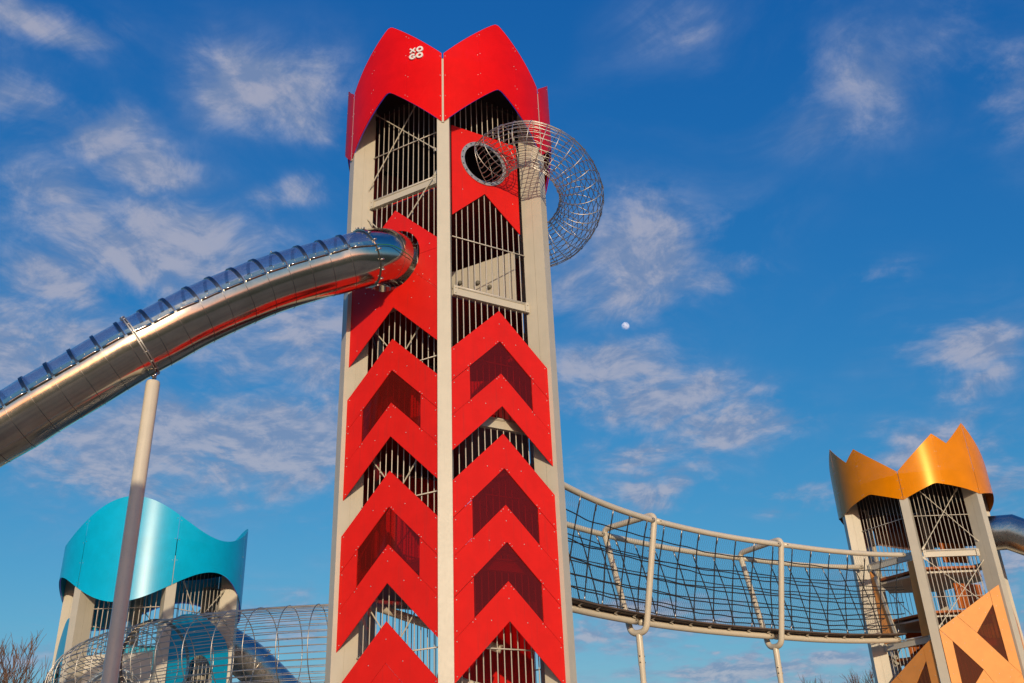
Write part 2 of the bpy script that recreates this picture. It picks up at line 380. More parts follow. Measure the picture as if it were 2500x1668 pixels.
# ------------------------------------------------------------------ towers
def column_mesh(h):
    g = G(); w = CW / 2
    def seg(ra, rb, hw):
        g.box((0, -(ra + rb) / 2, h / 2), ((1, 0, 0), (0, 1, 0), (0, 0, 1)), (hw, (rb - ra) / 2, h / 2))
    mid = RC - 0.235
    seg(RC - CD, mid - 0.003, w); seg(mid + 0.003, RC, w); seg(mid - 0.003, mid + 0.003, w - 0.008)
    return mesh('column', g.V, g.F)
def tower_frame(T, top, bars, beams, rails, braces, barmat='bar'):
    """columns, guard bars, beams, rails and braces; bars: {face index: [(z0,z1),...]}"""
    cm = column_mesh(top)
    for k in range(6):
        c = obj('column', cm, 'cream', T, rotz=k * PI / 3)
    cache = {}
    for f, spans in bars.items():
        t = PI / 6 + f * PI / 3; n = nrm(t); s = tan(t)
        for (z0, z1, us) in spans:
            key = round(z1 - z0, 3)
            if key not in cache:
                g = G(); g.tube([(0, 0, 0), (0, 0, z1 - z0)], 0.0098, 8); cache[key] = mesh('guard_bar', g.V, g.F, True)
            for u in us:
                obj('guard_bar', cache[key], barmat, T, loc=n * API + s * u + ZUP * z0)
    for f, zs in beams.items():
        t = PI / 6 + f * PI / 3; P, n = facemap(t, API); s = tan(t)
        for z in zs:
            g = G(); a = P(-HWI + 0.01, z); b = P(HWI - 0.01, z)
            g.box((a + b) / 2 + n * 0.045, (s, n, ZUP), (HWI - 0.012, 0.006, 0.080))
            g.box((a + b) / 2 + n * 0.012 + ZUP * 0.083, (s, n, ZUP), (HWI - 0.012, 0.055, 0.006))
            g.box((a + b) / 2 + n * 0.012 - ZUP * 0.083, (s, n, ZUP), (HWI - 0.012, 0.055, 0.006))
            o = g.build('beam', 'cream', T)
            for sg in (-1, 1):
                q = G(); q.box(P(sg * (HWI - 0.035), z) + n * 0.075, (s, n, ZUP), (0.045, 0.022, 0.11))
                for dz in (-0.06, 0.06): q.lathe([(0.018, 0), (0.018, 0.012), (0.008, 0.018)], P(sg * (HWI - 0.035), z + dz) + n * 0.097, 6, n)
                q.build('end_plate', 'cream', o)
            tr = G(); tr.tube([P(-HWI + 0.02, z + 0.125) + n * 0.03, P(HWI - 0.02, z + 0.125) + n * 0.03], 0.02, 8); tr.build('handrail', 'bar', o, True)
    for f, zs in rails.items():
        t = PI / 6 + f * PI / 3; P, n = facemap(t, API + 0.03)
        for z in zs:
            g = G(); g.tube([P(-HWI, z), P(HWI, z)], 0.013, 6); g.build('rail', 'bar', T, True)
    for f, segs in braces.items():
        t = PI / 6 + f * PI / 3; P, n = facemap(t, API + 0.10)
        for (a, b) in segs:
            A = P(*a); B = P(*b); d = (B - A).normalized()
            g = G(); g.tube([A, A.lerp(B, 0.04), A.lerp(B, 0.05), A.lerp(B, 0.95), A.lerp(B, 0.96), B], 0.013, 6, rads=[0.022, 0.022, 0.013, 0.013, 0.022, 0.022])
            for e, dd in ((A, -1), (B, 1)): g.box(e + d * dd * 0.05, (d, n, n.cross(d)), (0.07, 0.006, 0.03))
            g.build('cross_brace', 'cream', T, False)
US = [-0.762 + 0.1385 * i for i in range(12)]
def crown(T, mat, topf, botf, seams, led=None, gap=0.5, step=2.0):
    """six curved sheets on the tower's cylinder; topf/botf give the height at an angle in degrees"""
    for k in range(6):
        a0 = k * 60.0
        cuts = [a0 + gap] + [a0 + q for q in seams] + [a0 + 60 - gap]
        for ci in range(len(cuts) - 1):
            b0 = cuts[ci] + (0.018 if ci else 0); b1 = cuts[ci + 1] - (0.018 if ci < len(cuts) - 2 else 0)
            n = max(2, int(math.ceil((b1 - b0) / step)))
            an = sorted(set([b0 + (b1 - b0) * i / n for i in range(n + 1)]))
            g = G(); th = 0.006
            for a in an:
                for rr in (RCR, RCR - th):
                    for z in (botf(a), botf(a) * 0.5 + topf(a) * 0.5, topf(a)):
                        g.V.append(nrm(R_(a)) * rr + ZUP * z)
            for i in range(len(an) - 1):
                p = i * 6; q = p + 6
                g.F += [(p, q, q + 1, p + 1), (p + 1, q + 1, q + 2, p + 2), (p + 3, p + 4, q + 4, q + 3), (p + 4, p + 5, q + 5, q + 4), (p + 2, q + 2, q + 5, p + 5), (p, p + 3, q + 3, q)]
            e = (len(an) - 1) * 6
            g.F += [(0, 1, 4, 3), (1, 2, 5, 4), (e, e + 3, e + 4, e + 1), (e + 1, e + 4, e + 5, e + 2)]
            o = g.build('crown_panel', mat, T); shade_auto(o, 35)
        g = G()
        for q in list(seams) + [1.3, 58.7]:
            for e in (-0.7, 0.7) if q in seams else (0.0,):
                for f_ in (0.06, 0.35, 0.65, 0.94):
                    a = a0 + q + e; z = botf(a) + (topf(a) - botf(a)) * f_; g.lathe([(0.011, -0.002), (0.011, 0.003), (0.006, 0.006)], nrm(R_(a)) * RCR + ZUP * z, 6, nrm(R_(a)))
        q_ = g.build('bolts', 'bolt', T, True); q_['kind'] = 'stuff'
        if led is not None:
            g = G(); g.tube([nrm(R_(a0 + 1 + 58 * i / 30)) * (RCR - 0.03) + ZUP * (botf(a0 + 1 + 58 * i / 30) + 0.016) for i in range(31)], 0.0045, 5)
            g.build('light_strip', 'led', T, True)
def bolts_on(panel_obj, T_face, ap, pts, mat='bolt'):
    P, n = facemap(T_face, ap); g = G()
    for (u, z) in pts: g.lathe([(0.012, -0.002), (0.012, 0.003), (0.007, 0.006)], P(u, z), 6, n)
    o = g.build('bolts', mat, panel_obj, True); o['kind'] = 'stuff'
    return o
def panel(T, t, ap, loops, mat, name='panel', th=0.014, bolts=None):
    P, n = facemap(t, ap); g = G(); g.prism(loops, P, n, th); o = g.build(name, mat, T)
    if bolts: bolts_on(o, t, ap, bolts)
    return o
def hexplate(T, z, r, th, mat, name='floor_deck', rot=0.0):
    g = G(); pts = [(r * math.sin(rot + k * PI / 3), -r * math.cos(rot + k * PI / 3)) for k in range(6)]
    g.prism([pts], lambda x, y: Vector((x, y, z)), (0, 0, 1), th); return g.build(name, mat, T)
def disc(T, z, r, th):
    g = G(); g.lathe([(r, -th), (r, 0), (r - 0.1, 0.04), (0.02, 0.10)], (0, 0, z), 48); return g.build('roof', 'roof', T)

# ---- red tower
AZ0, D0 = R_(-4.105), 18.659
TR = thing('red_tower', 'tall red and cream play tower with chevron panels and a zigzag crown', 'play tower', (D0 * math.sin(AZ0), D0 * math.cos(AZ0), 0), R_(1.0532))
STO = [2.96, 5.70, 8.44, 11.18, 13.92]
full = [(0.3, 16.45, US)]
tower_frame(TR, 16.85,
    {0: [(0.3, 13.98, US), (15.22, 16.45, US)], -1: full, 1: full, 2: [(0.3, 5.8, US), (8.6, 16.45, US)], -2: [(0.3, 16.45, US)], 3: full},
    {f: STO for f in (-1, 1, 2, 3)} | {0: STO[:-1], -2: [2.96, 8.44, 11.18, 13.92]},
    {f: [z + 1.31 for z in STO] for f in (0, -1, 1, 2, 3)} | {-2: [9.75, 12.49, 15.23]},
    {-1: [((-0.80, 16.42), (0.86, 14.72)), ((0.62, 16.62), (-0.95, 14.30)), ((-0.98, 13.60), (0.80, 11.5)), ((0.86, 14.05), (-0.9, 11.9)),
          ((-0.85, 10.95), (0.85, 8.75)), ((0.85, 10.95), (-0.85, 8.75)), ((-0.85, 8.2), (0.85, 6.0)), ((0.85, 8.2), (-0.85, 6.0)), ((-0.85, 5.45), (0.85, 3.2)), ((0.85, 5.45), (-0.85, 3.2))]})
def zig(lo, hi, rnd=1.2):
    def f(a):
        d = abs((a % 60) - 30); d = math.sqrt(d * d + rnd * rnd) - rnd * 0.4
        return hi - (hi - lo) * min(d, 30) / 30
    return f
crown(TR, 'red_crown', zig(17.02, 18.24), zig(15.08, 16.28), (19, 41), led=True)
for k in range(6):                              # cream strip seen in the gap between the crown sheets
    g = G(); g.box(nrm(k * PI / 3) * 2.484 + ZUP * 16.0, (tan(k * PI / 3), nrm(k * PI / 3), ZUP), (0.03, 0.008, 0.90)); g.build('crown_batten', 'cream', TR)
disc(TR, 16.95, 2.46, 0.05)
g = G()
for k in range(6):
    a = nrm(k * PI / 3) * 2.02; b = nrm((k + 1) * PI / 3) * 2.02
    g.bar(a + ZUP * 16.42, b + ZUP * 16.42, 0.08, 0.12)
g.build('roof_ring_beam', 'roof', TR)
for z in STO: hexplate(TR, z + 0.05, 1.80 if z > 5 else 1.0, 0.05, 'maroon', 'floor_deck')

# chevron panels: outer plane inset 75 mm
APC = AP - 0.075
HW = 1.085; CH = 0.69
def chevron(T, t, ap, apex, h=CH, hw=HW, mat='red', bolts=True, name='chevron_panel', slope=0.985):
    d = hw * slope; gp = 0.005
    lp = [(-hw, apex - d), (0, apex), (hw, apex - d), (hw, apex - d - h + gp), (0, apex - h + gp), (-hw, apex - d - h + gp)]
    bl = []
    if bolts:
        for sg in (-1, 1):
            for q in (0.10, 0.90): bl.append((sg * (hw - 0.06), apex - (hw - 0.06) * slope - h * q - 0.0))
            bl += [(sg * 0.36, apex - 0.36 * slope - 0.34 * h / CH)]
        bl += [(0, apex - 0.30)]
    return panel(T, t, ap, [lp], mat, name, 0.014, bl)
def window_row(T, t, ap, a_top, a_bot, side_hw=0.69, mat='red', pmat='red_pane', hw=HW, slope=0.985):
    """pane and two side pieces between an upper chevron (inner apex a_top) and a lower one (outer apex a_bot)"""
    gp = 0.007
    for sg in (-1, 1):
        lp = [(sg * side_hw, a_top - side_hw * slope - gp), (sg * hw, a_top - hw * slope - gp), (sg * hw, a_bot - hw * slope + gp), (sg * side_hw, a_bot - side_hw * slope + gp)]
        panel(T, t, ap, [lp], mat, 'side_panel', 0.014, [(sg * (hw - 0.06), a_top - hw * slope - 0.02), (sg * (hw - 0.06), a_bot - hw * slope + 0.16), (sg * (side_hw + 0.04), a_top - side_hw * slope - 0.1)])
    lp = [(-side_hw, a_top - side_hw * slope + 0.03), (0, a_top + 0.03), (side_hw, a_top - side_hw * slope + 0.03), (side_hw, a_bot - side_hw * slope - 0.03), (0, a_bot - 0.03), (-side_hw, a_bot - side_hw * slope - 0.03)]
    panel(T, t, ap - 0.018, [lp], pmat, 'pane', 0.008, None)
    bl = []
    P, n = facemap(t, ap); g = G()
    for sg in (-1, 1):
        for (a, o) in ((a_top, 0.035), (a_bot, -0.035)):
            for u in (0.055, 0.10, side_hw - 0.02, side_hw + 0.03): g.lathe([(0.011, -0.002), (0.011, 0.004), (0.006, 0.008)], P(sg * u, a - u * slope + o), 6, n)
    o = g.build('bolts', 'bolt', T, True); o['kind'] = 'stuff'
def chevron_stack(T, t, ap, apexes, single_tail=False):
    """apexes of consecutive chevrons; windows between neighbours of one set"""
    for st in apexes:
        for i, a in enumerate(st):
            chevron(T, t, ap, a)
            if i + 1 < len(st): window_row(T, t, ap, a - CH, st[i + 1])
tR, tL = PI / 6, -PI / 6
chevron_stack(TR, tR, APC, [[10.775, 9.385], [8.135, 6.750, 5.367]])
chevron_stack(TR, tL, APC, [[10.225, 8.850], [7.480, 6.100]])
# lowest set on the left face: solid piece with only a joint
a = 4.757
chevron(TR, tL, APC, a)
panel(TR, tL, APC, [[(-HW, a - CH - HW * .985 - .004), (0, a - CH - .004), (HW, a - CH - HW * .985 - .004), (HW, 1.6), (-HW, 1.6)]], 'red', 'base_panel', 0.014)
# back faces
for f in (1, 2, 3, -2):
    t = PI / 6 + f * PI / 3
    sets = [[15.4, 14.02], [12.65, 11.27], [9.9, 8.52]] if f != 2 else [[15.4, 14.02], [12.65, 11.27]]
    if f == 1: sets = [[12.4, 11.02], [9.6, 8.2], [6.8, 5.4]]
    chevron_stack(TR, t, APC, sets)
for f in (2, 3, -2):
    t = PI / 6 + f * PI / 3
    for i, (z0, z1) in enumerate([(6.0, 8.36), (8.54, 11.08), (11.30, 13.80), (14.04, 16.40)]):
        if f == 2 and i == 0: continue
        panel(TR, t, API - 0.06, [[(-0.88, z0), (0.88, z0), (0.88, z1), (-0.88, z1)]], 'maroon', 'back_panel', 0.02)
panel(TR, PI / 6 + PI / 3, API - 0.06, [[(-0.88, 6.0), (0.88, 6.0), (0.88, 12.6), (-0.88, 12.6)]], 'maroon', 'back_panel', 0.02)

# panel with the round opening for the wire tunnel (inner plane of the right face)
def circle(cx, cz, r, n=40): return [(cx + r * math.cos(2 * PI * i / n), cz + r * math.sin(2 * PI * i / n)) for i in range(n)]
HX, HZ, HR = -0.09, 14.60, 0.50
panel(TR, tR, API + 0.05, [[(-0.875, 13.02), (-0.08, 13.80), (0.775, 13.0), (0.775, 15.40), (-0.875, 15.40)], circle(HX, HZ, HR)], 'red', 'opening_panel', 0.016,
      [(-0.62, 15.28), (-0.62, 13.75), (0.62, 15.28), (0.62, 13.75)])
P_, n_ = facemap(tR, API + 0.05)
g = G(); g.prism([circle(HX, HZ, HR + 0.068, 48), circle(HX, HZ, HR - 0.02, 48)], lambda u, z: P_(u, z) + n_ * 0.022, n_, 0.020)
fl = g.build('opening_flange', 'galv', TR)
g = G()
for i in range(20):
    a = 2 * PI * i / 20; g.lathe([(0.014, 0), (0.014, 0.01), (0.007, 0.016)], P_(HX + (HR + 0.038) * math.cos(a), HZ + (HR + 0.038) * math.sin(a)) + n_ * 0.022, 6, n_)
o = g.build('bolts', 'dark_bolt', fl, True); o['kind'] = 'stuff'
# slide panel on the left face
SZ, SR = 12.05, 0.70
def arc(cx, cz, r, a0, a1, n=24): return [(cx + r * math.cos(R_(a0 + (a1 - a0) * i / n)), cz + r * math.sin(R_(a0 + (a1 - a0) * i / n))) for i in range(n + 1)]
apx = 13.29
SX = -0.06
zj = 11.99
up_in = arc(SX, SZ, SR, math.degrees(math.asin((zj - SZ) / SR)), 180 - math.degrees(math.asin((zj - SZ) / SR)))
panel(TR, tL, APC, [[(-HW, zj), (-HW, apx - HW * .985), (0, apx), (HW, apx - HW * .985), (HW, zj)] + up_in], 'red', 'slide_panel', 0.014,
      [(0, apx - 0.2), (0.42, apx - 0.62), (-0.42, apx - 0.62), (HW - 0.2, zj + 0.16), (-HW + 0.2, zj + 0.16)])
ap2 = 12.14; z_in = 10.94
lowR = arc(SX, SZ, SR, -6, -52, 10)
for sg in (1, -1):
    aa = [(p[0], p[1]) for p in (arc(SX, SZ, SR, -6, -38, 8) if sg == 1 else arc(SX, SZ, SR, 186, 218, 8))]
    lp = [(sg * HW, zj - 0.006)] + [(aa[0][0], zj - 0.006)] + aa[1:] + [(sg * HW, aa[-1][1] - (HW - abs(aa[-1][0])) * .985)]
    panel(TR, tL, APC, [lp], 'red', 'slide_panel', 0.014, [(sg * (HW - 0.2), zj - 0.15), (sg * (HW - 0.2), 11.3), (sg * 0.72, 11.48)])
pr = arc(SX, SZ, SR, -38, -90, 10); pl = arc(SX, SZ, SR, -90, -142, 10)
eR, eL = pr[0], pl[-1]
lp = [(HW, eR[1] - (HW - eR[0]) * .985 - 0.006), (eR[0], eR[1] - 0.006)] + pr[1:] + pl[1:-1] + [(eL[0], eL[1] - 0.006), (-HW, eL[1] - (HW - abs(eL[0])) * .985 - 0.006), (-HW, z_in - HW * .985), (0, z_in), (HW, z_in - HW * .985)]
panel(TR, tL, APC, [lp], 'red', 'slide_panel', 0.014, [(HW - 0.2, 10.9), (HW - 0.2, 10.2), (HW - 0.2, 10.02), (0.45, 11.02), (-0.45, 11.02), (-HW + 0.2, 10.2), (0.5, 11.38), (-0.5, 11.38)])

# inside: climbing wall with holds, pods on the net, diagonal pole, red stair panels
def inner_wall(T, a, b, z0, z1, mat, name, th=0.03):
    a = Vector((*a, 0)); b = Vector((*b, 0)); d = (b - a).normalized(); n = Vector((d.y, -d.x, 0)); L = (b - a).length
    g = G(); g.prism([[(0, z0), (L, z0), (L, z1), (0, z1)]], lambda u, z: a + d * u + ZUP * z, n, th); return g.build(name, mat, T), a, d, n, L
wl, wa, wd, wn, wL = inner_wall(TR, (-0.60, 0.43), (1.45, -0.75), 11.30, 12.86, 'cream', 'climbing_wall')
for (u, z) in ((1.05, 12.05), (1.42, 12.35), (1.72, 12.15), (1.40, 11.60), (1.75, 11.62), (0.95, 12.5)):
    g = G(); g.lathe([(0.055, 0), (0.06, 0.02), (0.045, 0.05), (0.02, 0.07)], wa + wd * u + ZUP * z + wn * 0.001, 8, wn); g.build('climbing_hold', 'hold', wl, True)
for (x, y, z, r, mt) in ((-0.1, -0.2, 14.9, 0.17, 'hold'), (0.25, -0.55, 14.42, 0.12, 'white'), (0.45, -0.5, 14.30, 0.11, 'white'), (-0.75, 0.3, 14.95, 0.20, 'hold')):
    g = G(); g.lathe([(0.02, 0.16), (r * .7, 0.13), (r, 0.04), (r, -0.06), (r * .8, -0.10)], (x, y, z), 14); g.build('climbing_pod', mt, TR, True)
    g = G(); g.tube([(x, y, z + 0.15), (x, y, z + 1.4)], 0.012, 6); g.build('pod_rope', 'rope', TR)
g = G(); g.tube([(-1.45, -0.75, 5.25), (0.9, -1.0, 4.35)], 0.075, 12); g.build('inner_pole', 'cream_tube', TR, True)
g = G(); g.tube([(-0.2, -1.45, 3.9), (1.7, -0.8, 3.35)], 0.075, 12); g.build('inner_pole', 'cream_tube', TR, True)
for (a, b, z0, z1) in (((-1.4, 0.5), (0.2, 1.2), 6.1, 8.2), ((0.1, 0.9), (1.5, 0.2), 3.0, 5.3), ((-0.9, 0.2), (0.9, 0.3), 8.7, 10.2)):
    inner_wall(TR, a, b, z0, z1, 'red', 'inner_panel')
inner_wall(TR, (-1.3, -0.5), (-0.2, -0.9), 14.1, 14.7, 'red', 'inner_panel')

# letters on the crown
def letter(kind, th, z, hgt, T):
    n = nrm(th); s = tan(th); c = n * (RCR + 0.035) + ZUP * z; h = hgt / 2; w = h * 0.98; g = G()
    P = lambda u, v: c + s * u + ZUP * v
    def ring(a0, a1, ro, ri, m_=28):
        o = [(ro * math.cos(R_(a0 + (a1 - a0) * i / m_)), ro * math.sin(R_(a0 + (a1 - a0) * i / m_))) for i in range(m_ + 1)]
        i_ = [(ri * math.cos(R_(a1 + (a0 - a1) * i / m_)), ri * math.sin(R_(a1 + (a0 - a1) * i / m_))) for i in range(m_ + 1)]
        return o, i_
    if kind == 'O':
        o, i_ = ring(0, 360, w, w * 0.46); g.prism([o[:-1], i_[:-1]], P, n, 0.03)
    elif kind == 'G':
        o, i_ = ring(40, 360, w, w * 0.46); g.prism([o + i_], P, n, 0.03)
        g.prism([[(w * 0.05, -w * 0.20), (w * 0.46, -w * 0.20), (w * 0.46, w * 0.16), (w * 0.05, w * 0.16)]], P, n, 0.03)
    else:
        k = 0.30 * w; q = 0.92 * w
        lp = [(-q, q - k), (-q + k, q), (0, k), (q - k, q), (q, q - k), (k, 0), (q, -q + k), (q - k, -q), (0, -k), (-q + k, -q), (-q, -q + k), (-k, 0)]
        g.prism([lp], P, n, 0.03)
    return g.build('letter', 'white', T)
LH = 0.165
for ch, th, z in (('X', -15.6, 17.225), ('O', -11.8, 17.225), ('G', -15.6, 17.045), ('O', -11.8, 17.045)):
    letter(ch, R_(th), z, LH, TR)

# ------------------------------------------------------------------ orange tower
AZO, DO = R_(22.986), 34.57
OLOC = Vector((DO * math.sin(AZO), DO * math.cos(AZO), 0)); OYAW = R_(-28.8)
TO = thing('orange_tower', 'orange and cream play tower with a jagged crown at the end of the net bridge', 'play tower', OLOC, OYAW)
OS = [3.14, 5.88, 8.62]
tower_frame(TO, 11.2,
    {0: [(0.3, 11.0, US)], -1: [(0.3, 6.0, US), (8.7, 11.0, US)], 1: [(0.3, 8.0, US)], 2: [(0.3, 11.0, US)], 3: [(0.3, 11.0, US)], -2: [(0.3, 11.0, US)]},
    {0: OS, -1: [3.14, 6.08, 8.62], 1: [3.14, 5.88], 2: [3.14, 5.88, 7.17, 8.62], 3: [3.14, 5.88, 7.17, 8.62], -2: [3.14, 5.88, 8.62]},
    {f: [4.45, 7.30, 9.86] for f in (0, 2, 3, -2)} | {-1: [4.45, 9.86]},
    {0: [((-0.62, 10.75), (0.98, 8.92)), ((0.62, 10.62), (-0.82, 8.85)), ((-0.86, 8.45), (0.80, 6.9)), ((0.98, 8.40), (-0.90, 6.42))],
     3: [((-0.85, 8.4), (0.85, 6.2)), ((0.85, 8.4), (-0.85, 6.2))]})
def pwl(tab):
    def f(a):
        a = a % tab[-1][0]
        for (x0, y0), (x1, y1) in zip(tab[:-1], tab[1:]):
            if x0 <= a <= x1: return y0 + (y1 - y0) * (a - x0) / (x1 - x0)
        return tab[-1][1]
    return f
otop = [(0, 11.25), (30, 12.40), (40, 12.06), (60, 12.87), (100, 11.25), (120, 11.9), (140, 11.25), (180, 12.6), (220, 11.25), (240, 11.9), (260, 11.25), (300, 12.87), (320, 12.06), (330, 12.40), (360, 11.25)]
obot = [(0, 10.31), (24, 10.74), (60, 10.42), (90, 10.68), (120, 10.35), (150, 10.7), (180, 10.4), (210, 10.7), (240, 10.35), (270, 10.66), (300, 10.42), (336, 10.74), (360, 10.31)]
crown(TO, 'orange_crown', pwl(otop), pwl(obot), (30,), led=None, gap=0.2, step=2.5)
disc(TO, 11.16, 2.46, 0.05)
for z in (3.1, 5.75, 6.95, 8.30): hexplate(TO, z, 1.70, 0.07, 'orange_shaded', 'floor_deck')
hexplate(TO, 8.16, 1.70, 0.06, 'cream', 'floor_deck'); hexplate(TO, 6.80, 1.70, 0.05, 'cream', 'floor_deck')
def n_panel(T, t, ap, dz, pm='orange_pane', m_='orange', rev=False):
    """parallelogram panel with a diagonal band and two triangular panes"""
    sg = -1 if rev else 1
    def q(l): return [(sg * u, z + dz) for u, z in l]
    e = 0.004
    S = 0.587
    TLz, TRz = 6.29, 7.53
    # frame pieces
    panel(T, t, ap, [q([(-0.435, 6.652), (0.735, 7.345), (0.735, 6.95), (0.045, 6.14)])], m_, 'panel', 0.014, q([(-0.25, 6.66), (0.3, 6.85), (0.62, 7.15), (0.12, 6.32), (0.45, 6.72)]))
    panel(T, t, ap, [q([(0.745, 7.35), (1.07, 7.53), (1.07, 4.915), (0.77, 5.268), (0.745, 6.95)])], m_, 'panel', 0.014, q([(0.95, 7.2), (0.95, 6.5), (0.95, 5.6), (0.83, 6.9), (0.83, 6.2), (0.83, 5.5)]))
    panel(T, t, ap, [q([(-1.065, 6.285), (-0.445, 6.648), (0.040, 6.135), (0.765, 5.262), (1.068, 4.905), (0.32, 4.47), (-0.03, 5.09), (-0.745, 5.93)])], m_, 'panel', 0.014, q([(-0.6, 6.45), (-0.4, 5.85), (0.0, 5.95), (0.0, 5.35), (0.35, 5.6), (0.4, 4.95), (0.8, 5.05), (0.7, 4.85), (0.25, 4.75)]))
    panel(T, t, ap, [q([(-1.07, 6.275), (-0.755, 5.925), (-0.775, 4.26), (-0.755, 3.88), (-1.07, 3.70)])], m_, 'panel', 0.014, q([(-0.95, 5.9), (-0.95, 5.0), (-0.95, 4.1), (-0.84, 5.4), (-0.84, 4.6)]))
    panel(T, t, ap, [q([(-0.035, 5.08), (0.312, 4.465), (-0.745, 3.885), (-0.765, 4.26)])], m_, 'panel', 0.014, q([(-0.1, 4.8), (0.1, 4.5), (-0.4, 4.5)]))
    panel(T, t, ap - 0.018, [q([(0.76, 6.97), (0.02, 6.137), (0.79, 5.24)])], pm, 'pane', 0.008)
    panel(T, t, ap - 0.018, [q([(-0.77, 5.96), (-0.01, 5.09), (-0.79, 4.23)])], pm, 'pane', 0.008)
n_panel(TO, PI / 6, AP - 0.05, 0.0)
n_panel(TO, -PI / 6, AP - 0.05, -1.50)
n_panel(TO, PI / 2, AP - 0.05, 0.3, rev=True)
n_panel(TO, PI / 6, AP - 0.05, -2.62 - 0.01)
n_panel(TO, 5 * PI / 6, AP - 0.05, -0.4)
n_panel(TO, -PI / 2, AP - 0.05, -1.5)
for f, (z0, z1) in ((2, (9.3, 10.9)), (3, (9.5, 10.9)), (-2, (9.2, 10.9)), (1, (8.7, 10.9))):
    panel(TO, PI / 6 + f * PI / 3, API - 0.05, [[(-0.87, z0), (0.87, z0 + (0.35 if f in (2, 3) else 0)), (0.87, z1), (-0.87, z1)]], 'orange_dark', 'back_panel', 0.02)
panel(TO, -PI / 6, API + 0.06, [[(0.56, 6.2), (0.87, 6.2), (0.87, 8.5), (0.62, 8.5)]], 'orange', 'door_jamb', 0.05)
panel(TO, -PI / 6, API + 0.06, [[(-0.87, 6.2), (-0.35, 6.2), (-0.70, 8.2), (-0.87, 8.5)]], 'orange', 'door_jamb', 0.05)
g = G(); P_, n_ = facemap(-PI / 6, API + 0.10); g.bar(P_(-0.66, 8.3), P_(-0.30, 6.2), 0.10, 0.05, n_); g.build('door_trim', 'cream', TO)
for (a, b, z0, z1) in (((0.5, 0.2), (1.2, 0.9), 8.75, 9.4), ((0.7, -0.6), (1.4, 0.3), 7.1, 7.9), ((-1.2, 0.4), (-0.2, 1.2), 5.9, 6.7)):
    inner_wall(TO, a, b, z0, z1, 'orange_shaded', 'inner_panel')

# ------------------------------------------------------------------ teal tower
AZC, DC = R_(-21.153), 29.449
CLOC = Vector((DC * math.sin(AZC), DC * math.cos(AZC), 0)); CYAW = R_(31.53)
TT = thing('teal_tower', 'teal and cream play tower with a wavy crown behind the slanting post', 'play tower', CLOC, CYAW)
CS = [2.9, 5.64]
tower_frame(TT, 8.35,
    {0: [(0.3, 8.2, US)], -1: [(5.9, 8.2, US)], 1: [(0.3, 8.2, US)], 2: [(0.3, 8.2, US)], 3: [(0.3, 8.2, US)], -2: [(0.3, 8.2, US)]},
    {0: [2.9], -1: [2.9], 1: CS, 2: CS, 3: CS, -2: [2.9]},
    {f: [7.07] for f in (0, -1, 1, 2, 3, -2)},
    {0: [((-0.55, 7.72), (0.02, 6.85)), ((0.85, 7.75), (0.05, 6.85))], 2: [((-0.85, 7.7), (0.85, 5.9)), ((0.85, 7.7), (-0.85, 5.9))]})
crown(TT, 'teal_crown', lambda a: 9.46 + 0.49 * math.cos(R_(3 * (a + 30))), lambda a: 7.57 - 0.48 * math.cos(R_(3 * (a + 30))), (), led=True, gap=0.22, step=2.0)
disc(TT, 8.80, 2.46, 0.05)
for z in (2.9, 5.5): hexplate(TT, z, 1.75, 0.10, 'cream', 'floor_deck')
def ellipse(cx, cz, rx, rz, n=36): return [(cx + rx * math.cos(2 * PI * i / n), cz + rz * math.sin(2 * PI * i / n)) for i in range(n)]
def arch_panel(T, t, ap, sg, mat, name='arch_panel'):
    top = [(-1.06, 6.66), (-0.99, 6.73), (-0.75, 6.86), (-0.48, 6.92), (-0.2, 6.93), (0.1, 6.88), (0.39, 6.75), (0.65, 6.58), (0.86, 6.40), (0.96, 6.26), (1.02, 6.08), (1.05, 5.85)]
    lp = [(sg * -1.06, 1.4)] + [(sg * u, z) for u, z in top] + [(sg * 1.05, 1.4)]
    el_ = ellipse(sg * 0.05, 5.28, 0.48, 0.62)
    return panel(T, t, ap, [lp, el_], mat, name, 0.016, [(sg * u, z) for u, z in ((-0.9, 6.5), (0.3, 6.6), (0.8, 6.2), (0.95, 5.6), (0.62, 5.9), (-0.6, 5.9), (-0.9, 5.4), (0.7, 4.9), (-0.5, 4.8))])
arch_panel(TT, PI / 6, AP - 0.05, 1, 'teal')
arch_panel(TT, -PI / 2, AP - 0.05, -1, 'teal')
arch_panel(TT, PI / 6 + 2 * PI / 3, AP - 0.05, 1, 'teal')
# cream panel with the tunnel mouth and two arched openings
TZ, TRAD = 4.66, 0.79
panel(TT, -PI / 6, API + 0.06, [[(-0.875, 1.4), (0.875, 1.4), (0.875, 5.90), (-0.875, 5.88)], ellipse(0, TZ - 0.05, 0.62, 0.72)], 'cream', 'tunnel_panel', 0.03)
for (a, b, z0, z1) in (((-0.5, 0.8), (1.2, 0.6), 5.7, 6.5),):
    inner_wall(TT, a, b, z0, z1, 'teal', 'inner_panel')

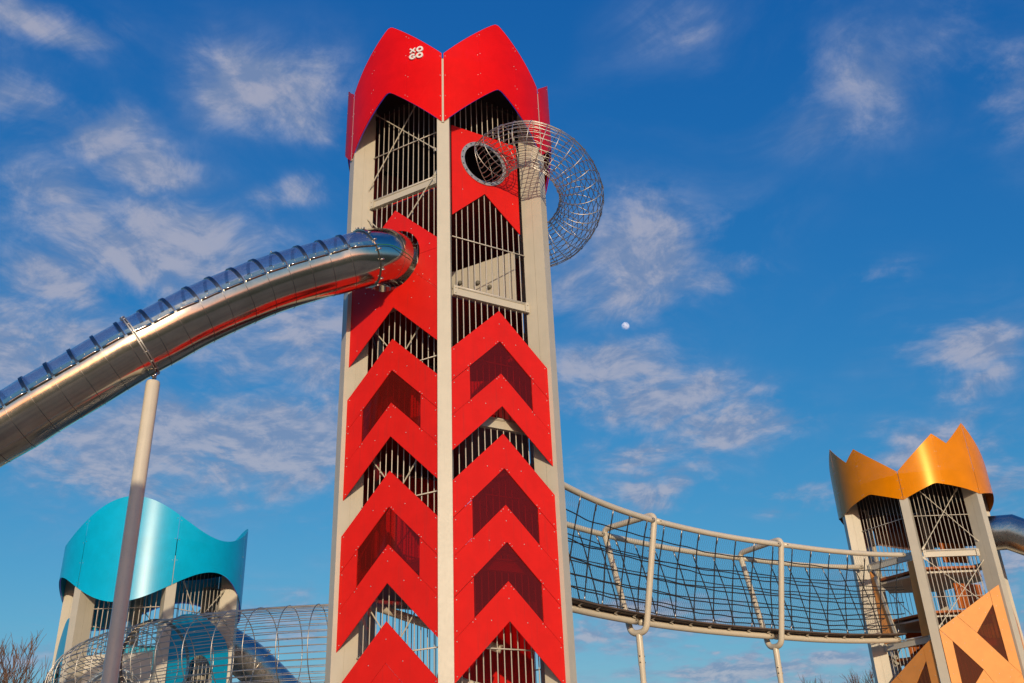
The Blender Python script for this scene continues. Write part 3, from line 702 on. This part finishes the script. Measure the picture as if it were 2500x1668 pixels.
# ------------------------------------------------------------------ tube slides
def frames(P):
    fr = []
    for i, p in enumerate(P):
        d = (P[min(i + 1, len(P) - 1)] - P[max(i - 1, 0)]).normalized()
        side = d.cross(ZUP).normalized(); u = side.cross(d); fr.append((p, d, side, u))
    return fr
def shell(fr, r, a0, a1, seg=24, th=0.006, lip=0.0):
    """partial tube shell between angles (0 = up, positive to the path's right)"""
    g = G(); full = abs(a1 - a0) >= 359.9; m_ = seg if full else seg + 1
    for layer in (0, 1):
        for i, (p, d, s, u) in enumerate(fr):
            rr = r - th * layer + (lip if i in (0,) else 0)
            for j in range(m_):
                a = R_(a0 + (a1 - a0) * j / seg); g.V.append(p + (u * math.cos(a) + s * math.sin(a)) * rr)
    n = len(fr); L = n * m_
    for i in range(n - 1):
        for j in range(seg):
            j2 = (j + 1) % m_
            a, b, c, d = i * m_ + j, i * m_ + j2, (i + 1) * m_ + j2, (i + 1) * m_ + j
            g.F.append((a, d, c, b)); g.F.append((a + L, b + L, c + L, d + L))
    for j in range(seg):
        j2 = (j + 1) % m_
        g.F.append((j, j2, j2 + L, j + L)); e = (n - 1) * m_; g.F.append((e + j, e + j + L, e + j2 + L, e + j2))
    if not full:
        for j in (0, seg):
            for i in range(n - 1): g.F.append((i * m_ + j, i * m_ + j + L, (i + 1) * m_ + j + L, (i + 1) * m_ + j))
    return g
def ring_bar(fr1, r, w, t, a0=0, a1=360, seg=36):
    p, d, s, u = fr1
    return shell([(p - d * w / 2, d, s, u), (p + d * w / 2, d, s, u)], r + t, a0, a1, seg, t)

# big slide from the red tower
SLP = [(-2.367, 16.747, 12.05), (-2.585, 16.353, 11.92), (-2.95, 16.08, 11.68), (-3.40, 15.94, 11.47), (-3.84, 15.80, 11.26), (-4.27, 15.65, 11.03), (-4.68, 15.50, 10.78), (-5.08, 15.36, 10.50), (-5.47, 15.23, 10.22), (-5.85, 15.11, 9.93),
       (-6.23, 15.02, 9.63), (-6.60, 14.94, 9.35), (-6.98, 14.90, 9.07), (-7.35, 14.87, 8.79), (-7.72, 14.84, 8.52), (-8.08, 14.81, 8.25), (-8.43, 14.79, 7.98), (-8.79, 14.76, 7.73), (-9.5, 14.72, 7.25), (-10.4, 14.68, 6.65), (-11.4, 14.62, 5.95)]
path = resample(spline(SLP, 8), step=0.048)
SB = Vector((-6.4, 15.0, 0))
TS = thing('steel_tube_slide', 'stainless steel tube slide with clear domed top leaving the red tower', 'slide', SB)
SR0 = 0.565
fr = frames([p - SB for p in path])
# elbow (about the first 0.95 m), then sections of about 0.62 m
iE = 18
el1 = fr[0:9]; el2 = fr[8:iE + 1]
shade_auto(shell(el1, SR0 + 0.004, 0, 360, 48).build('elbow_section', 'steel', TS), 50)
shade_auto(shell(el2, SR0, 0, 360, 48).build('elbow_section', 'steel', TS), 50)
o = ring_bar(fr[iE], SR0, 0.05, 0.035).build('flange', 'steel', TS); shade_auto(o)
g = G()
for i in range(18):
    a = R_(20 * i); p, d, s, u = fr[iE]; g.lathe([(0.016, -0.035), (0.016, 0.035)], p + (u * math.cos(a) + s * math.sin(a)) * (SR0 + 0.05), 6, d)
q = g.build('bolts', 'bolt', o, True); q['kind'] = 'stuff'
STEP = 9
i = iE; k = 0
while i + STEP < len(fr):
    seg = fr[i:i + STEP + 1]
    shade_auto(shell(seg, SR0 + (0.0015 if k % 2 else 0), 90, 270, 36, 0.006).build('steel_section', 'steel', TS), 60)
    shade_auto(ring_bar(seg[0], SR0 + 0.0005, 0.010, 0.003, 90, 270, 36).build('joint_ring', 'dark_steel', TS), 40)
    if k >= 0:
        shade_auto(shell(seg, SR0 - 0.012, -88, 88, 20, 0.005).build('clear_dome', 'clear', TS), 60)
    rb = ring_bar(seg[0], SR0 - 0.012, 0.062, 0.020, -90, 90, 24).build('dome_rib', 'dark_steel', TS); shade_auto(rb)
    for sg in (-1, 1):
        g = G()
        def off(f, dr, dz): p, d, s, u = f; return p + s * sg * (SR0 + dr) + u * dz
        g.tube([off(f, 0.018, -0.012) for f in seg[::2]], 0.020, 8); rl = g.build('edge_tube', 'steel', TS, True)
        g = G()
        a = [off(f, 0.010, 0.012) for f in seg[::2]]; b = [off(f, 0.010, 0.085) for f in seg[::2]]
        for layer in (0, 1):
            for (x, y), f in zip(zip(a, b), seg[::2]):
                q_ = f[2] * sg * (-0.008 * layer); g.V += [x + q_, y + q_]
        n2 = len(a) * 2
        for m_ in range(len(a) - 1):
            c = 2 * m_; g.F += [(c, c + 2, c + 3, c + 1), (c + n2, c + 1 + n2, c + 3 + n2, c + 2 + n2), (c + 1, c + 3, c + 3 + n2, c + 1 + n2), (c, c + n2, c + 2 + n2, c + 2)]
        st = g.build('edge_strip', 'steel', TS, False)
        g = G()
        for f in seg[1:-1:4]: g.lathe([(0.010, 0), (0.010, 0.005), (0.005, 0.008)], off(f, 0.010, 0.055), 6, f[2] * sg)
        q = g.build('bolts', 'bolt', st, True); q['kind'] = 'stuff'
    i += STEP; k += 1
def near_index(pt):
    return min(range(len(path)), key=lambda i: (path[i] - Vector(pt)).length)
for (pt, full) in (((-6.60, 14.94, 9.35), True),):
    f = fr[near_index(pt)]
    p, d, s, u = f
    for dd in (-0.020, 0.020):
        o = ring_bar((p + d * dd, d, s, u), SR0 - 0.002, 0.020, 0.036).build('flange', 'galv', TS); shade_auto(o)
    g = ring_bar(f, SR0 - 0.002, 0.018, 0.010); g.build('flange_gasket', 'dark_bolt', TS)
    g = G()
    for a_ in range(18):
        a = R_(20 * a_ + 8); p, d, s, u = f; g.lathe([(0.011, -0.045), (0.011, 0.045)], p + (u * math.cos(a) + s * math.sin(a)) * (SR0 + 0.020), 6, d)
    q = g.build('bolts', 'bolt', o, True); q['kind'] = 'stuff'
f = fr[near_index((-4.27, 15.65, 11.03))]
g = G(); p, d, s, u = f; g.box(p + u * (SR0 + 0.03), (d, s, u), (0.05, 0.03, 0.035)); g.lathe([(0.015, 0), (0.015, 0.05)], p + u * (SR0 + 0.06), 6, u); g.build('lifting_lug', 'steel', TS)
# green earth cable across the elbow flange
p, d, s, u = fr[iE]; p0, d0, s0, u0_ = fr[4]
sgn = -1 if s.y > 0 else 1
cab = spline([p + s * sgn * (SR0 + 0.05) - u * 0.02, fr[13][0] + fr[13][2] * sgn * (SR0 + 0.03) - u * 0.05, fr[9][0] + fr[9][2] * sgn * (SR0 + 0.02) - u * 0.18, fr[4][0] + s0 * sgn * (SR0 + 0.01) - u0_ * 0.22], 6)
g = G(); g.tube(cab, 0.009, 6); g.build('earth_cable', 'green', TS, True)

# support post of that slide
PB = Vector((-6.27, 14.97, 0))
TP = thing('slide_support_post', 'cream round post standing under the steel tube slide', 'post', PB)
g = G(); g.lathe([(0.118, 0), (0.118, 8.62), (0.108, 8.66)], (0, 0, 0), 32); shade_auto(g.build('pole', 'cream_tube', TP), 40)
g = G(); g.lathe([(0.22, 0), (0.22, 0.03)], (0, 0, 0.012), 24); g.build('base_plate', 'cream_tube', TP)
fs = fr[near_index((-6.60, 14.94, 9.35))]
lowp = (fs[0] - fs[3] * (SR0 + 0.03) + SB) - PB
g = G(); g.bar((0, 0, 8.64), (0, 0, 8.76), 0.05, 0.02, (0, 1, 0)); g.tube([(0, 0, 8.74), lowp], 0.03, 8); g.lathe([(0.035, -0.05), (0.035, 0.05)], (0, 0, 8.76), 10, (0, 1, 0)); g.build('clevis_joint', 'steel', TP, True)

def plain_slide(name, label, pts, r, base, flanges=(), pitch=18):
    T = thing(name, label, 'slide', base); P = resample(spline(pts, 8), step=0.06); f = frames([p - Vector(base) for p in P])
    i = 0
    while i < len(f) - 1:
        j = min(i + pitch, len(f) - 1); shade_auto(shell(f[i:j + 1], r, 0, 360, 36, lip=0.003).build('steel_section', 'steel_matte', T), 45)
        o = ring_bar(f[i], r, 0.04, 0.03, 0, 360, 30).build('flange', 'steel_matte', T); shade_auto(o)
        g = G(); p, d, s, u = f[i]
        for a_ in range(12):
            a = R_(30 * a_); g.lathe([(0.016, -0.035), (0.016, 0.035)], p + (u * math.cos(a) + s * math.sin(a)) * (r + 0.05), 6, d)
        q = g.build('bolts', 'bolt', o, True); q['kind'] = 'stuff'
        i = j
    return T
def wrot(loc, yaw, v): return Vector(loc) + Matrix.Rotation(yaw, 3, 'Z') @ Vector(v)
nC = Matrix.Rotation(CYAW, 3, 'Z') @ nrm(PI / 2); sC = CLOC + nC * 2.0
plain_slide('teal_tower_slide', 'steel tube slide dropping to the right behind the wire tunnel', [sC + ZUP * 6.62, sC + nC * 0.5 + ZUP * 6.35, sC + nC * 1.1 + ZUP * 5.98, sC + nC * 2.2 + ZUP * 5.05, sC + nC * 4.5 + ZUP * 2.9, sC + nC * 6.5 + ZUP * 1.1], 0.56, (sC.x + 3, sC.y + 2, 0), pitch=22)
nO = Matrix.Rotation(OYAW, 3, 'Z') @ nrm(PI / 2); sO = OLOC + nO * 1.95
T2 = thing('orange_tower_slide', 'bent steel tube slide leaving the far side of the orange tower', 'slide', (sO.x + 1, sO.y, 0))
OB = Vector((sO.x + 1, sO.y, 0))
p0 = sO + ZUP * 9.42; p1 = sO + nO * 0.72 + ZUP * 9.36; p2 = sO + nO * 2.0 + ZUP * 8.55; p3 = sO + nO * 4.5 + ZUP * 6.7; p4 = sO + nO * 8 + ZUP * 3.0
for k, (a, b, c) in enumerate(((p0, p1, p2), (p1, p2, p3), (p2, p3, p4))):
    pl_ = [a if k == 0 else a.lerp(b, 0.75), b, b.lerp(c, 0.75)]
    f = frames([q_ - OB for q_ in pl_]); s_ = f[1]; mit = 1 / max(0.5, (pl_[1] - pl_[0]).normalized().dot(s_[1]))
    f[1] = (s_[0], s_[1], s_[2], s_[3] * mit)
    shade_auto(shell(f, 0.555, 0, 360, 36).build('steel_section', 'steel_matte', T2), 25)
    e = f[2]; o = ring_bar(e, 0.555, 0.04, 0.03).build('flange', 'steel_matte', T2); shade_auto(o)

# ------------------------------------------------------------------ wire tunnels
def wire_tunnel(name, label, pts, r, nw, ring_step, wire_r, base, flanges=(), group=None, wseg=5):
    base = Vector(base); T = thing(name, label, 'wire tunnel', base); P = resample(spline(pts, 10), step=0.08); f = frames([p - base for p in P])
    for j in range(nw):
        a = 2 * PI * j / nw; g = G(); g.tube([p + (u * math.cos(a) + s * math.sin(a)) * r for p, d, s, u in f], wire_r, wseg); g.build('wire', 'wire', T, True)
    L = len(f); st = max(1, int(round(ring_step / 0.08)))
    for i in range(0, L, st):
        p, d, s, u = f[i]; g = G(); g.tube([p + (u * math.cos(2 * PI * j / 36) + s * math.sin(2 * PI * j / 36)) * (r + wire_r * 1.6) for j in range(36)], wire_r * 1.1, wseg, closed=True); g.build('ring', 'wire', T, True)
    for i in flanges:
        o = ring_bar(f[min(i, L - 1)], r - 0.01, 0.012, 0.07, 0, 360, 40).build('flange', 'steel', T); shade_auto(o)
        g = G(); p, d, s, u = f[min(i, L - 1)]
        for a_ in range(24): g.lathe([(0.014, -0.02), (0.014, 0.02)], p + (u * math.cos(R_(15 * a_)) + s * math.sin(R_(15 * a_))) * (r + 0.035), 6, d)
        q = g.build('bolts', 'bolt', o, True); q['kind'] = 'stuff'
    return T
RLOC = Vector(TR.location); RY = R_(1.0532)
def red(a): return Matrix.Rotation(RY, 3, 'Z') @ nrm(a)
cc = RLOC + red(PI / 3) * 2.20
zt = [(-120, 14.60), (-94, 14.70), (-68, 14.69), (-50, 14.60), (-30, 14.46), (-11, 14.27), (6, 14.08), (24, 13.93), (49, 13.79), (66, 13.64), (82, 13.51), (99, 13.43), (120, 13.36)]
hp = [RLOC + red(PI / 6) * (API + 0.06) + Matrix.Rotation(RY, 3, 'Z') @ tan(PI / 6) * HX + ZUP * HZ]
for ph, z in zt:
    a = PI / 3 + R_(ph); hp.append(cc + red(a) * 1.10 + ZUP * z)
hp[1] = hp[0].lerp(hp[2], 0.5) + (hp[1] - hp[0].lerp(hp[2], 0.5)) * 0.6
wire_tunnel('coiled_wire_tunnel', 'curling stainless wire crawl tunnel hanging off the top of the red tower', hp, 0.485, 26, 0.27, 0.0080, (cc.x, cc.y, 0), flanges=())
t0 = RLOC + red(-PI / 2) * 2.0; t1 = CLOC + Matrix.Rotation(CYAW, 3, 'Z') @ nrm(-PI / 6) * 2.0
nA = red(-PI / 2); nB = Matrix.Rotation(CYAW, 3, 'Z') @ nrm(-PI / 6)
tp = [t0 + ZUP * TZ]
c0 = t0 + nA * 0.45; c1 = t1 + nB * 0.35
ctr = Vector((c0.x, c1.y, 0)); rx = c0.x - c1.x; ry = c1.y - c0.y
for i in range(11):
    a = (PI / 2) * i / 10; tp.append(Vector((ctr.x - rx * math.sin(a), ctr.y - ry * math.cos(a), TZ)))
tp.append(t1 + ZUP * TZ)
wire_tunnel('long_wire_tunnel', 'long stainless wire walk tunnel from the red tower to the teal tower', tp, TRAD, 38, 0.56, 0.0082, (-7.5, 20.5, 0), flanges=(52, 9999), wseg=5)

# ------------------------------------------------------------------ net bridge
n1 = red(R_(150)); n2 = Matrix.Rotation(OYAW, 3, 'Z') @ nrm(-PI / 6)
RF = RLOC + n1 * 2.2; OF = OLOC + n2 * 2.2
ang0 = math.atan2(n1.x, n1.y); ang1 = math.atan2(-n2.x, -n2.y); ta = 5.0675; tot = ang1 - ang0; RB = ta / math.tan(tot / 2)
LA = RB * tot; LB = LA + 11.0318 - ta
rt0 = Vector((math.cos(ang0), -math.sin(ang0), 0)); cenB = Vector((RF.x, RF.y, 0)) + rt0 * RB
def bp(s, off=0.0, z=0.0):
    if s <= LA: an = ang0 + s / RB
    else: an = ang1
    r_ = Vector((math.cos(an), -math.sin(an), 0)); p = cenB - r_ * RB
    if s > LA: p += Vector((math.sin(an), math.cos(an), 0)) * (s - LA)
    return p + r_ * off + ZUP * z
def bdir(s):
    an = ang0 + min(s, LA) / RB; return Vector((math.sin(an), math.cos(an), 0))
BB = Vector((bp(8).x, bp(8).y, 0))
TB = thing('net_bridge', 'cream tubular rope net bridge between the red and orange towers', 'bridge', BB)
def zt_(s): return 8.42 + 0.0045 * max(0, s - 11.5) ** 2 * 2.4 + 0.004 * max(0, 5 - s) ** 2
def zb_(s): return 6.0 + 0.004 * max(0, s - 11.5) ** 2 * 2.4
TOPW, BOTW = 0.85, 0.10
H1, H2 = 5.28, 10.54
cuts = [0.05, H1, H2, LB - 0.02]
for nm, off, zf, r in (('top_rail', TOPW, zt_, 0.078), ('top_rail', -TOPW, zt_, 0.078), ('bottom_rail', 0.0, zb_, 0.088)):
    for a, b in zip(cuts[:-1], cuts[1:]):
        a2 = a + 0.06 if a > 1 else a; b2 = b - 0.06 if b < LB - 1 else b
        g = G(); g.tube([bp(a2 + (b2 - a2) * i / 24, off, zf(a2 + (b2 - a2) * i / 24)) - BB for i in range(25)], r, 14); rl = g.build(nm, 'cream_tube', TB, True)
        g = G()
        for e in (a2 + 0.12, b2 - 0.12):
            sd = (bp(e, 1) - bp(e, 0)).normalized(); g.lathe([(0.018, 0), (0.018, 0.012)], bp(e, off, zf(e)) - BB + sd * (r - 0.004), 8, sd)
        q = g.build('bolts', 'dark_bolt', rl, True); q['kind'] = 'stuff'
for s in (H1, H2):
    # rounded corners along a trapezoid outline
    cor = [(-0.24, 5.72), (-0.88, 8.58), (0.88, 8.58), (0.24, 5.72)]; rad = [0.20, 0.2, 0.2, 0.20]; poly = []
    for i in range(4):
        c = Vector((*cor[i], 0)); a = (Vector((*cor[i - 1], 0)) - c).normalized(); b = (Vector((*cor[(i + 1) % 4], 0)) - c).normalized()
        A = c + a * rad[i]; B = c + b * rad[i]
        for j in range(7):
            t = j / 6; poly.append(A * (1 - t) ** 2 + c * 2 * t * (1 - t) + B * t * t)
    g = G(); g.tube([bp(s, p.x, p.y) - BB for p in poly], 0.082, 14, closed=True); hp_ = g.build('hoop', 'cream_tube', TB, True)
    g = G(); g.tube([bp(s, 0, 0.0) - BB, bp(s, 0, 4.9) - BB, bp(s, 0, 4.95) - BB, bp(s, 0, 5.68) - BB], 0.075, 16, rads=[0.075, 0.075, 0.085, 0.085])
    po = g.build('leg', 'cream_tube', TB); shade_auto(po, 40)
    g = G()
    for zz in (5.0, 5.15):
        for a in (0, 2.1, 4.2):
            dv = Vector((math.cos(a), math.sin(a), 0)); g.lathe([(0.018, 0), (0.018, 0.012)], bp(s, 0, zz) - BB + dv * 0.083, 8, dv)
    q = g.build('bolts', 'dark_bolt', po, True); q['kind'] = 'stuff'
    g = G()                                            # eyelets where the net is laced to the hoop
    for sg in (-1, 1):
        for i in range(9):
            t = 0.1 + 0.1 * i; g.lathe([(0.012, 0), (0.012, 0.05)], bp(s, sg * (0.26 + 0.60 * t - 0.085), 5.8 + 2.7 * t) - BB, 6, (bp(s, -1) - bp(s, 0)) * sg)
    q = g.build('eyelets', 'bolt', hp_, True); q['kind'] = 'stuff'
# deck boards with brackets
nd = 44
for i in range(nd):
    s0, s1 = LB * i / nd + 0.012, LB * (i + 1) / nd - 0.012; g = G()
    V = []
    for z in (6.10, 6.14):
        V += [bp(s0, -0.27, z + zb_(s0) - 6.0) - BB, bp(s0, 0.27, z + zb_(s0) - 6.0) - BB, bp(s1, 0.27, z + zb_(s1) - 6.0) - BB, bp(s1, -0.27, z + zb_(s1) - 6.0) - BB]
    g.add(V, [(3, 2, 1, 0), (4, 5, 6, 7), (0, 1, 5, 4), (1, 2, 6, 5), (2, 3, 7, 6), (3, 0, 4, 7)]); g.build('deck_board', 'deck', TB)
for sg in (-1, 1):
    g = G(); g.tube([bp(LB * i / 60, sg * 0.29, zb_(LB * i / 60) + 0.13) - BB for i in range(61)], 0.026, 8); g.build('deck_edge', 'deck', TB, True)
vs = []
for a, b, n in ((cuts[0], H1, 7), (H1, H2, 7), (H2, cuts[3], 7)):
    vs += [a + (b - a) * (i + 0.55) / n for i in range(n)]
rnd = random.Random(3)
def netpt(s, t, sg, amp=0.0):
    """point on the side net: t 0 = bottom, 1 = top rail; bellies in slightly"""
    w = 0.30 + (TOPW - 0.30) * t - 0.06 * math.sin(PI * t); z = zb_(s) + 0.14 + (zt_(s) - 0.09 - zb_(s) - 0.14) * t
    return bp(s, sg * w, z) - BB
for sg in (1, -1):
    for s in vs:
        j = [rnd.uniform(-0.025, 0.025) for _ in range(4)]
        g = G(); g.tube([netpt(s + (j[0] * math.sin(t * 5) + j[1] * math.sin(t * 9)), t, sg) for t in [i / 14 for i in range(15)]], 0.0165, 6)
        rp = g.build('rope', 'rope', TB, True)
        g = G()
        for t0_, t1_ in ((0.0, 0.06), (0.93, 1.02)): g.tube([netpt(s, t0_, sg), netpt(s, t1_, sg)], 0.017, 6)
        q = g.build('rope_fitting', 'bolt', rp, True)
        g = G(); b0 = netpt(s, 0.0, sg); b1 = bp(s, sg * (BOTW + 0.03), zb_(s) + 0.06) - BB; g.bar(b0, b1, 0.05, 0.02); g.bar(b1, b1 + (b1 - b0).normalized() * 0.03 + bdir(s) * 0.12, 0.03, 0.02); g.build('bracket', 'cream_tube', TB)
    for t in (0.12, 0.26, 0.41, 0.58, 0.84):
        ph = rnd.uniform(0, 6); a1 = rnd.uniform(0.003, 0.012); a2 = rnd.uniform(0.002, 0.007)
        for a, b in zip(cuts[:-1], cuts[1:]):
            g = G(); g.tube([netpt(a + (b - a) * i / 40, t + (a1 * math.sin(2.3 * (a + (b - a) * i / 40) + ph) + a2 * math.sin(5.1 * (a + (b - a) * i / 40) + 2 * ph)) * math.sin(PI * i / 40) ** 0.5 - 0.02 * math.sin(PI * i / 40), sg) for i in range(41)], 0.0160, 6)
            g.build('rope', 'rope', TB, True)
            if t in (0.58,):
                g = G(); g.tube([netpt(a + (b - a) * i / 40, t + 0.035 + (a2 * math.sin(3.3 * (a + (b - a) * i / 40) + ph)) * math.sin(PI * i / 40) ** 0.5, sg) for i in range(41)], 0.014, 6); g.build('rope', 'rope', TB, True)
for sg in (1, -1):
    g = G(); sp = 0.085; nn = int(LB / sp)
    for dirn in (1, -1):
        for i in range(-14, nn + 14):
            pts = []
            for k in range(13):
                t = k / 12; s = i * sp + dirn * t * 1.05
                if 0.02 <= s <= LB - 0.02: pts.append(netpt(s, t * 1.0, sg))
            if len(pts) > 1: g.tube(pts, 0.0018, 3, caps=False)
    o = g.build('safety_net', 'net', TB); o['kind'] = 'stuff'

# ------------------------------------------------------------------ bare trees
def bare_tree(name, label, loc, h, seed, spread=0.5, levels=5):
    rnd = random.Random(seed); T = thing(name, label, 'tree', loc, group='leafless trees on the skyline'); tr = G(); tw = G()
    def grow(p, d, L, r, lv):
        n = 4; pts = [p]; q = p.copy(); dd = d.copy()
        for i in range(n):
            dd = (dd + Vector((rnd.gauss(0, 0.10), rnd.gauss(0, 0.10), rnd.gauss(0.05, 0.05)))).normalized(); q = q + dd * L / n; pts.append(q.copy())
        (tr if lv == 0 else tw).tube(pts, r, 7 if lv == 0 else (5 if lv < 3 else 3), caps=False, rads=[r * (1 - 0.6 * i / n) for i in range(n + 1)])
        if lv < levels:
            for k in range(5 if lv == 0 else (4 if lv < 3 else 3)):
                t = rnd.uniform(0.35, 1.0); b = pts[min(n - 1, int(t * n))].lerp(pts[min(n, int(t * n) + 1)], (t * n) % 1)
                ax = Vector((rnd.gauss(0, 1), rnd.gauss(0, 1), rnd.gauss(0, 0.25))).normalized()
                nd_ = (dd + ax * rnd.uniform(0.45, 1.0) * spread * 1.6 + ZUP * 0.18).normalized()
                grow(b, nd_, L * rnd.uniform(0.55, 0.78), max(h * 0.0011, r * 0.45), lv + 1)
    grow(Vector((0, 0, 0)), ZUP.copy(), h * 0.36, h * 0.017, 0)
    zmax = max(v.z for v in tw.V); k = h / zmax
    for g in (tr, tw): g.V = [v * k for v in g.V]
    tr.build('trunk', 'bark', T, True); c = tw.build('crown', 'twig', T)
def at(azd, dist): return (dist * math.sin(R_(azd)), dist * math.cos(R_(azd)), 0)
bare_tree('bare_tree', 'leafless reddish tree low in the corner beside the teal tower', at(-28.6, 44), 9.3, 4, 0.40, 5)
bare_tree('bare_tree', 'leafless bushy tree top below the bridge, the one nearer the bridge leg', at(16.3, 95), 12.6, 11, 0.30, 6)
bare_tree('bare_tree', 'leafless bushy tree top below the bridge, the one nearer the orange tower', at(17.75, 97), 12.9, 23, 0.30, 6)

# ------------------------------------------------------------------ moon
md = Vector((math.sin(R_(7.695)) * math.cos(R_(27.197)), math.cos(R_(7.695)) * math.cos(R_(27.197)), math.sin(R_(27.197))))
mm = bpy.data.materials.new('moon_rock'); mm.use_nodes = True; nt_ = mm.node_tree; nt_.nodes.clear(); N_ = NT(nt_)
co_ = N_.node('ShaderNodeTexCoord').outputs['Object']       # the lit rock is seen through the air in front of it, so it adds to the sky
df_ = N_.node('ShaderNodeBsdfDiffuse'); N_.put(df_.inputs[0], N_.mix(N_.ss(N_.noise(co_, 0.05, 4, 0.6), 0.42, 0.60), (0.52, 0.50, 0.44, 1), (0.26, 0.26, 0.24, 1)))
ad_ = N_.node('ShaderNodeAddShader'); tr_ = N_.node('ShaderNodeBsdfTransparent')
nt_.links.new(df_.outputs[0], ad_.inputs[0]); nt_.links.new(tr_.outputs[0], ad_.inputs[1])
nt_.links.new(ad_.outputs[0], N_.node('ShaderNodeOutputMaterial').inputs[0])
g = G(); mr = 6000 * (10.0 / FPX)
prof = [(mr * math.sin(PI * i / 32) + 1e-4, mr * math.cos(PI * i / 32)) for i in range(17)][::-1]
g.lathe(prof, (0, 0, 0), 48, axis=-md); g.F = g.F[:-2]
mo = g.build('moon', mm, None, True, loc=md * 6000 + Vector((0, 0, CAMZ))); mo['label'] = 'pale daytime moon high in the blue sky'; mo['category'] = 'moon'

# ------------------------------------------------------------------ post added unseen behind the camera to shade the lower slide post
lb = Vector((PB.x + math.tan(SUN_AZ) * (PB.y + 2.0), -2.0, 0))
TSh = thing('shade_post', 'added unseen post behind the viewer, shading the slide post', 'shade post', lb)
lh = 6.75 + (PB.y + 2.0) / math.cos(SUN_AZ) * math.tan(SUN_EL)
g = G(); g.lathe([(0.20, 0), (0.20, lh * 0.35), (0.16, lh - 0.02), (0.02, lh)], (0, 0, 0), 20); g.build('pole', 'cream_tube', TSh, True)
g = G(); g.lathe([(0.22, 0), (0.24, 0.06), (0.05, 0.12)], (0, 0, lh - 0.10), 16); g.build('shade_post_cap', 'dark_bolt', TSh, True)
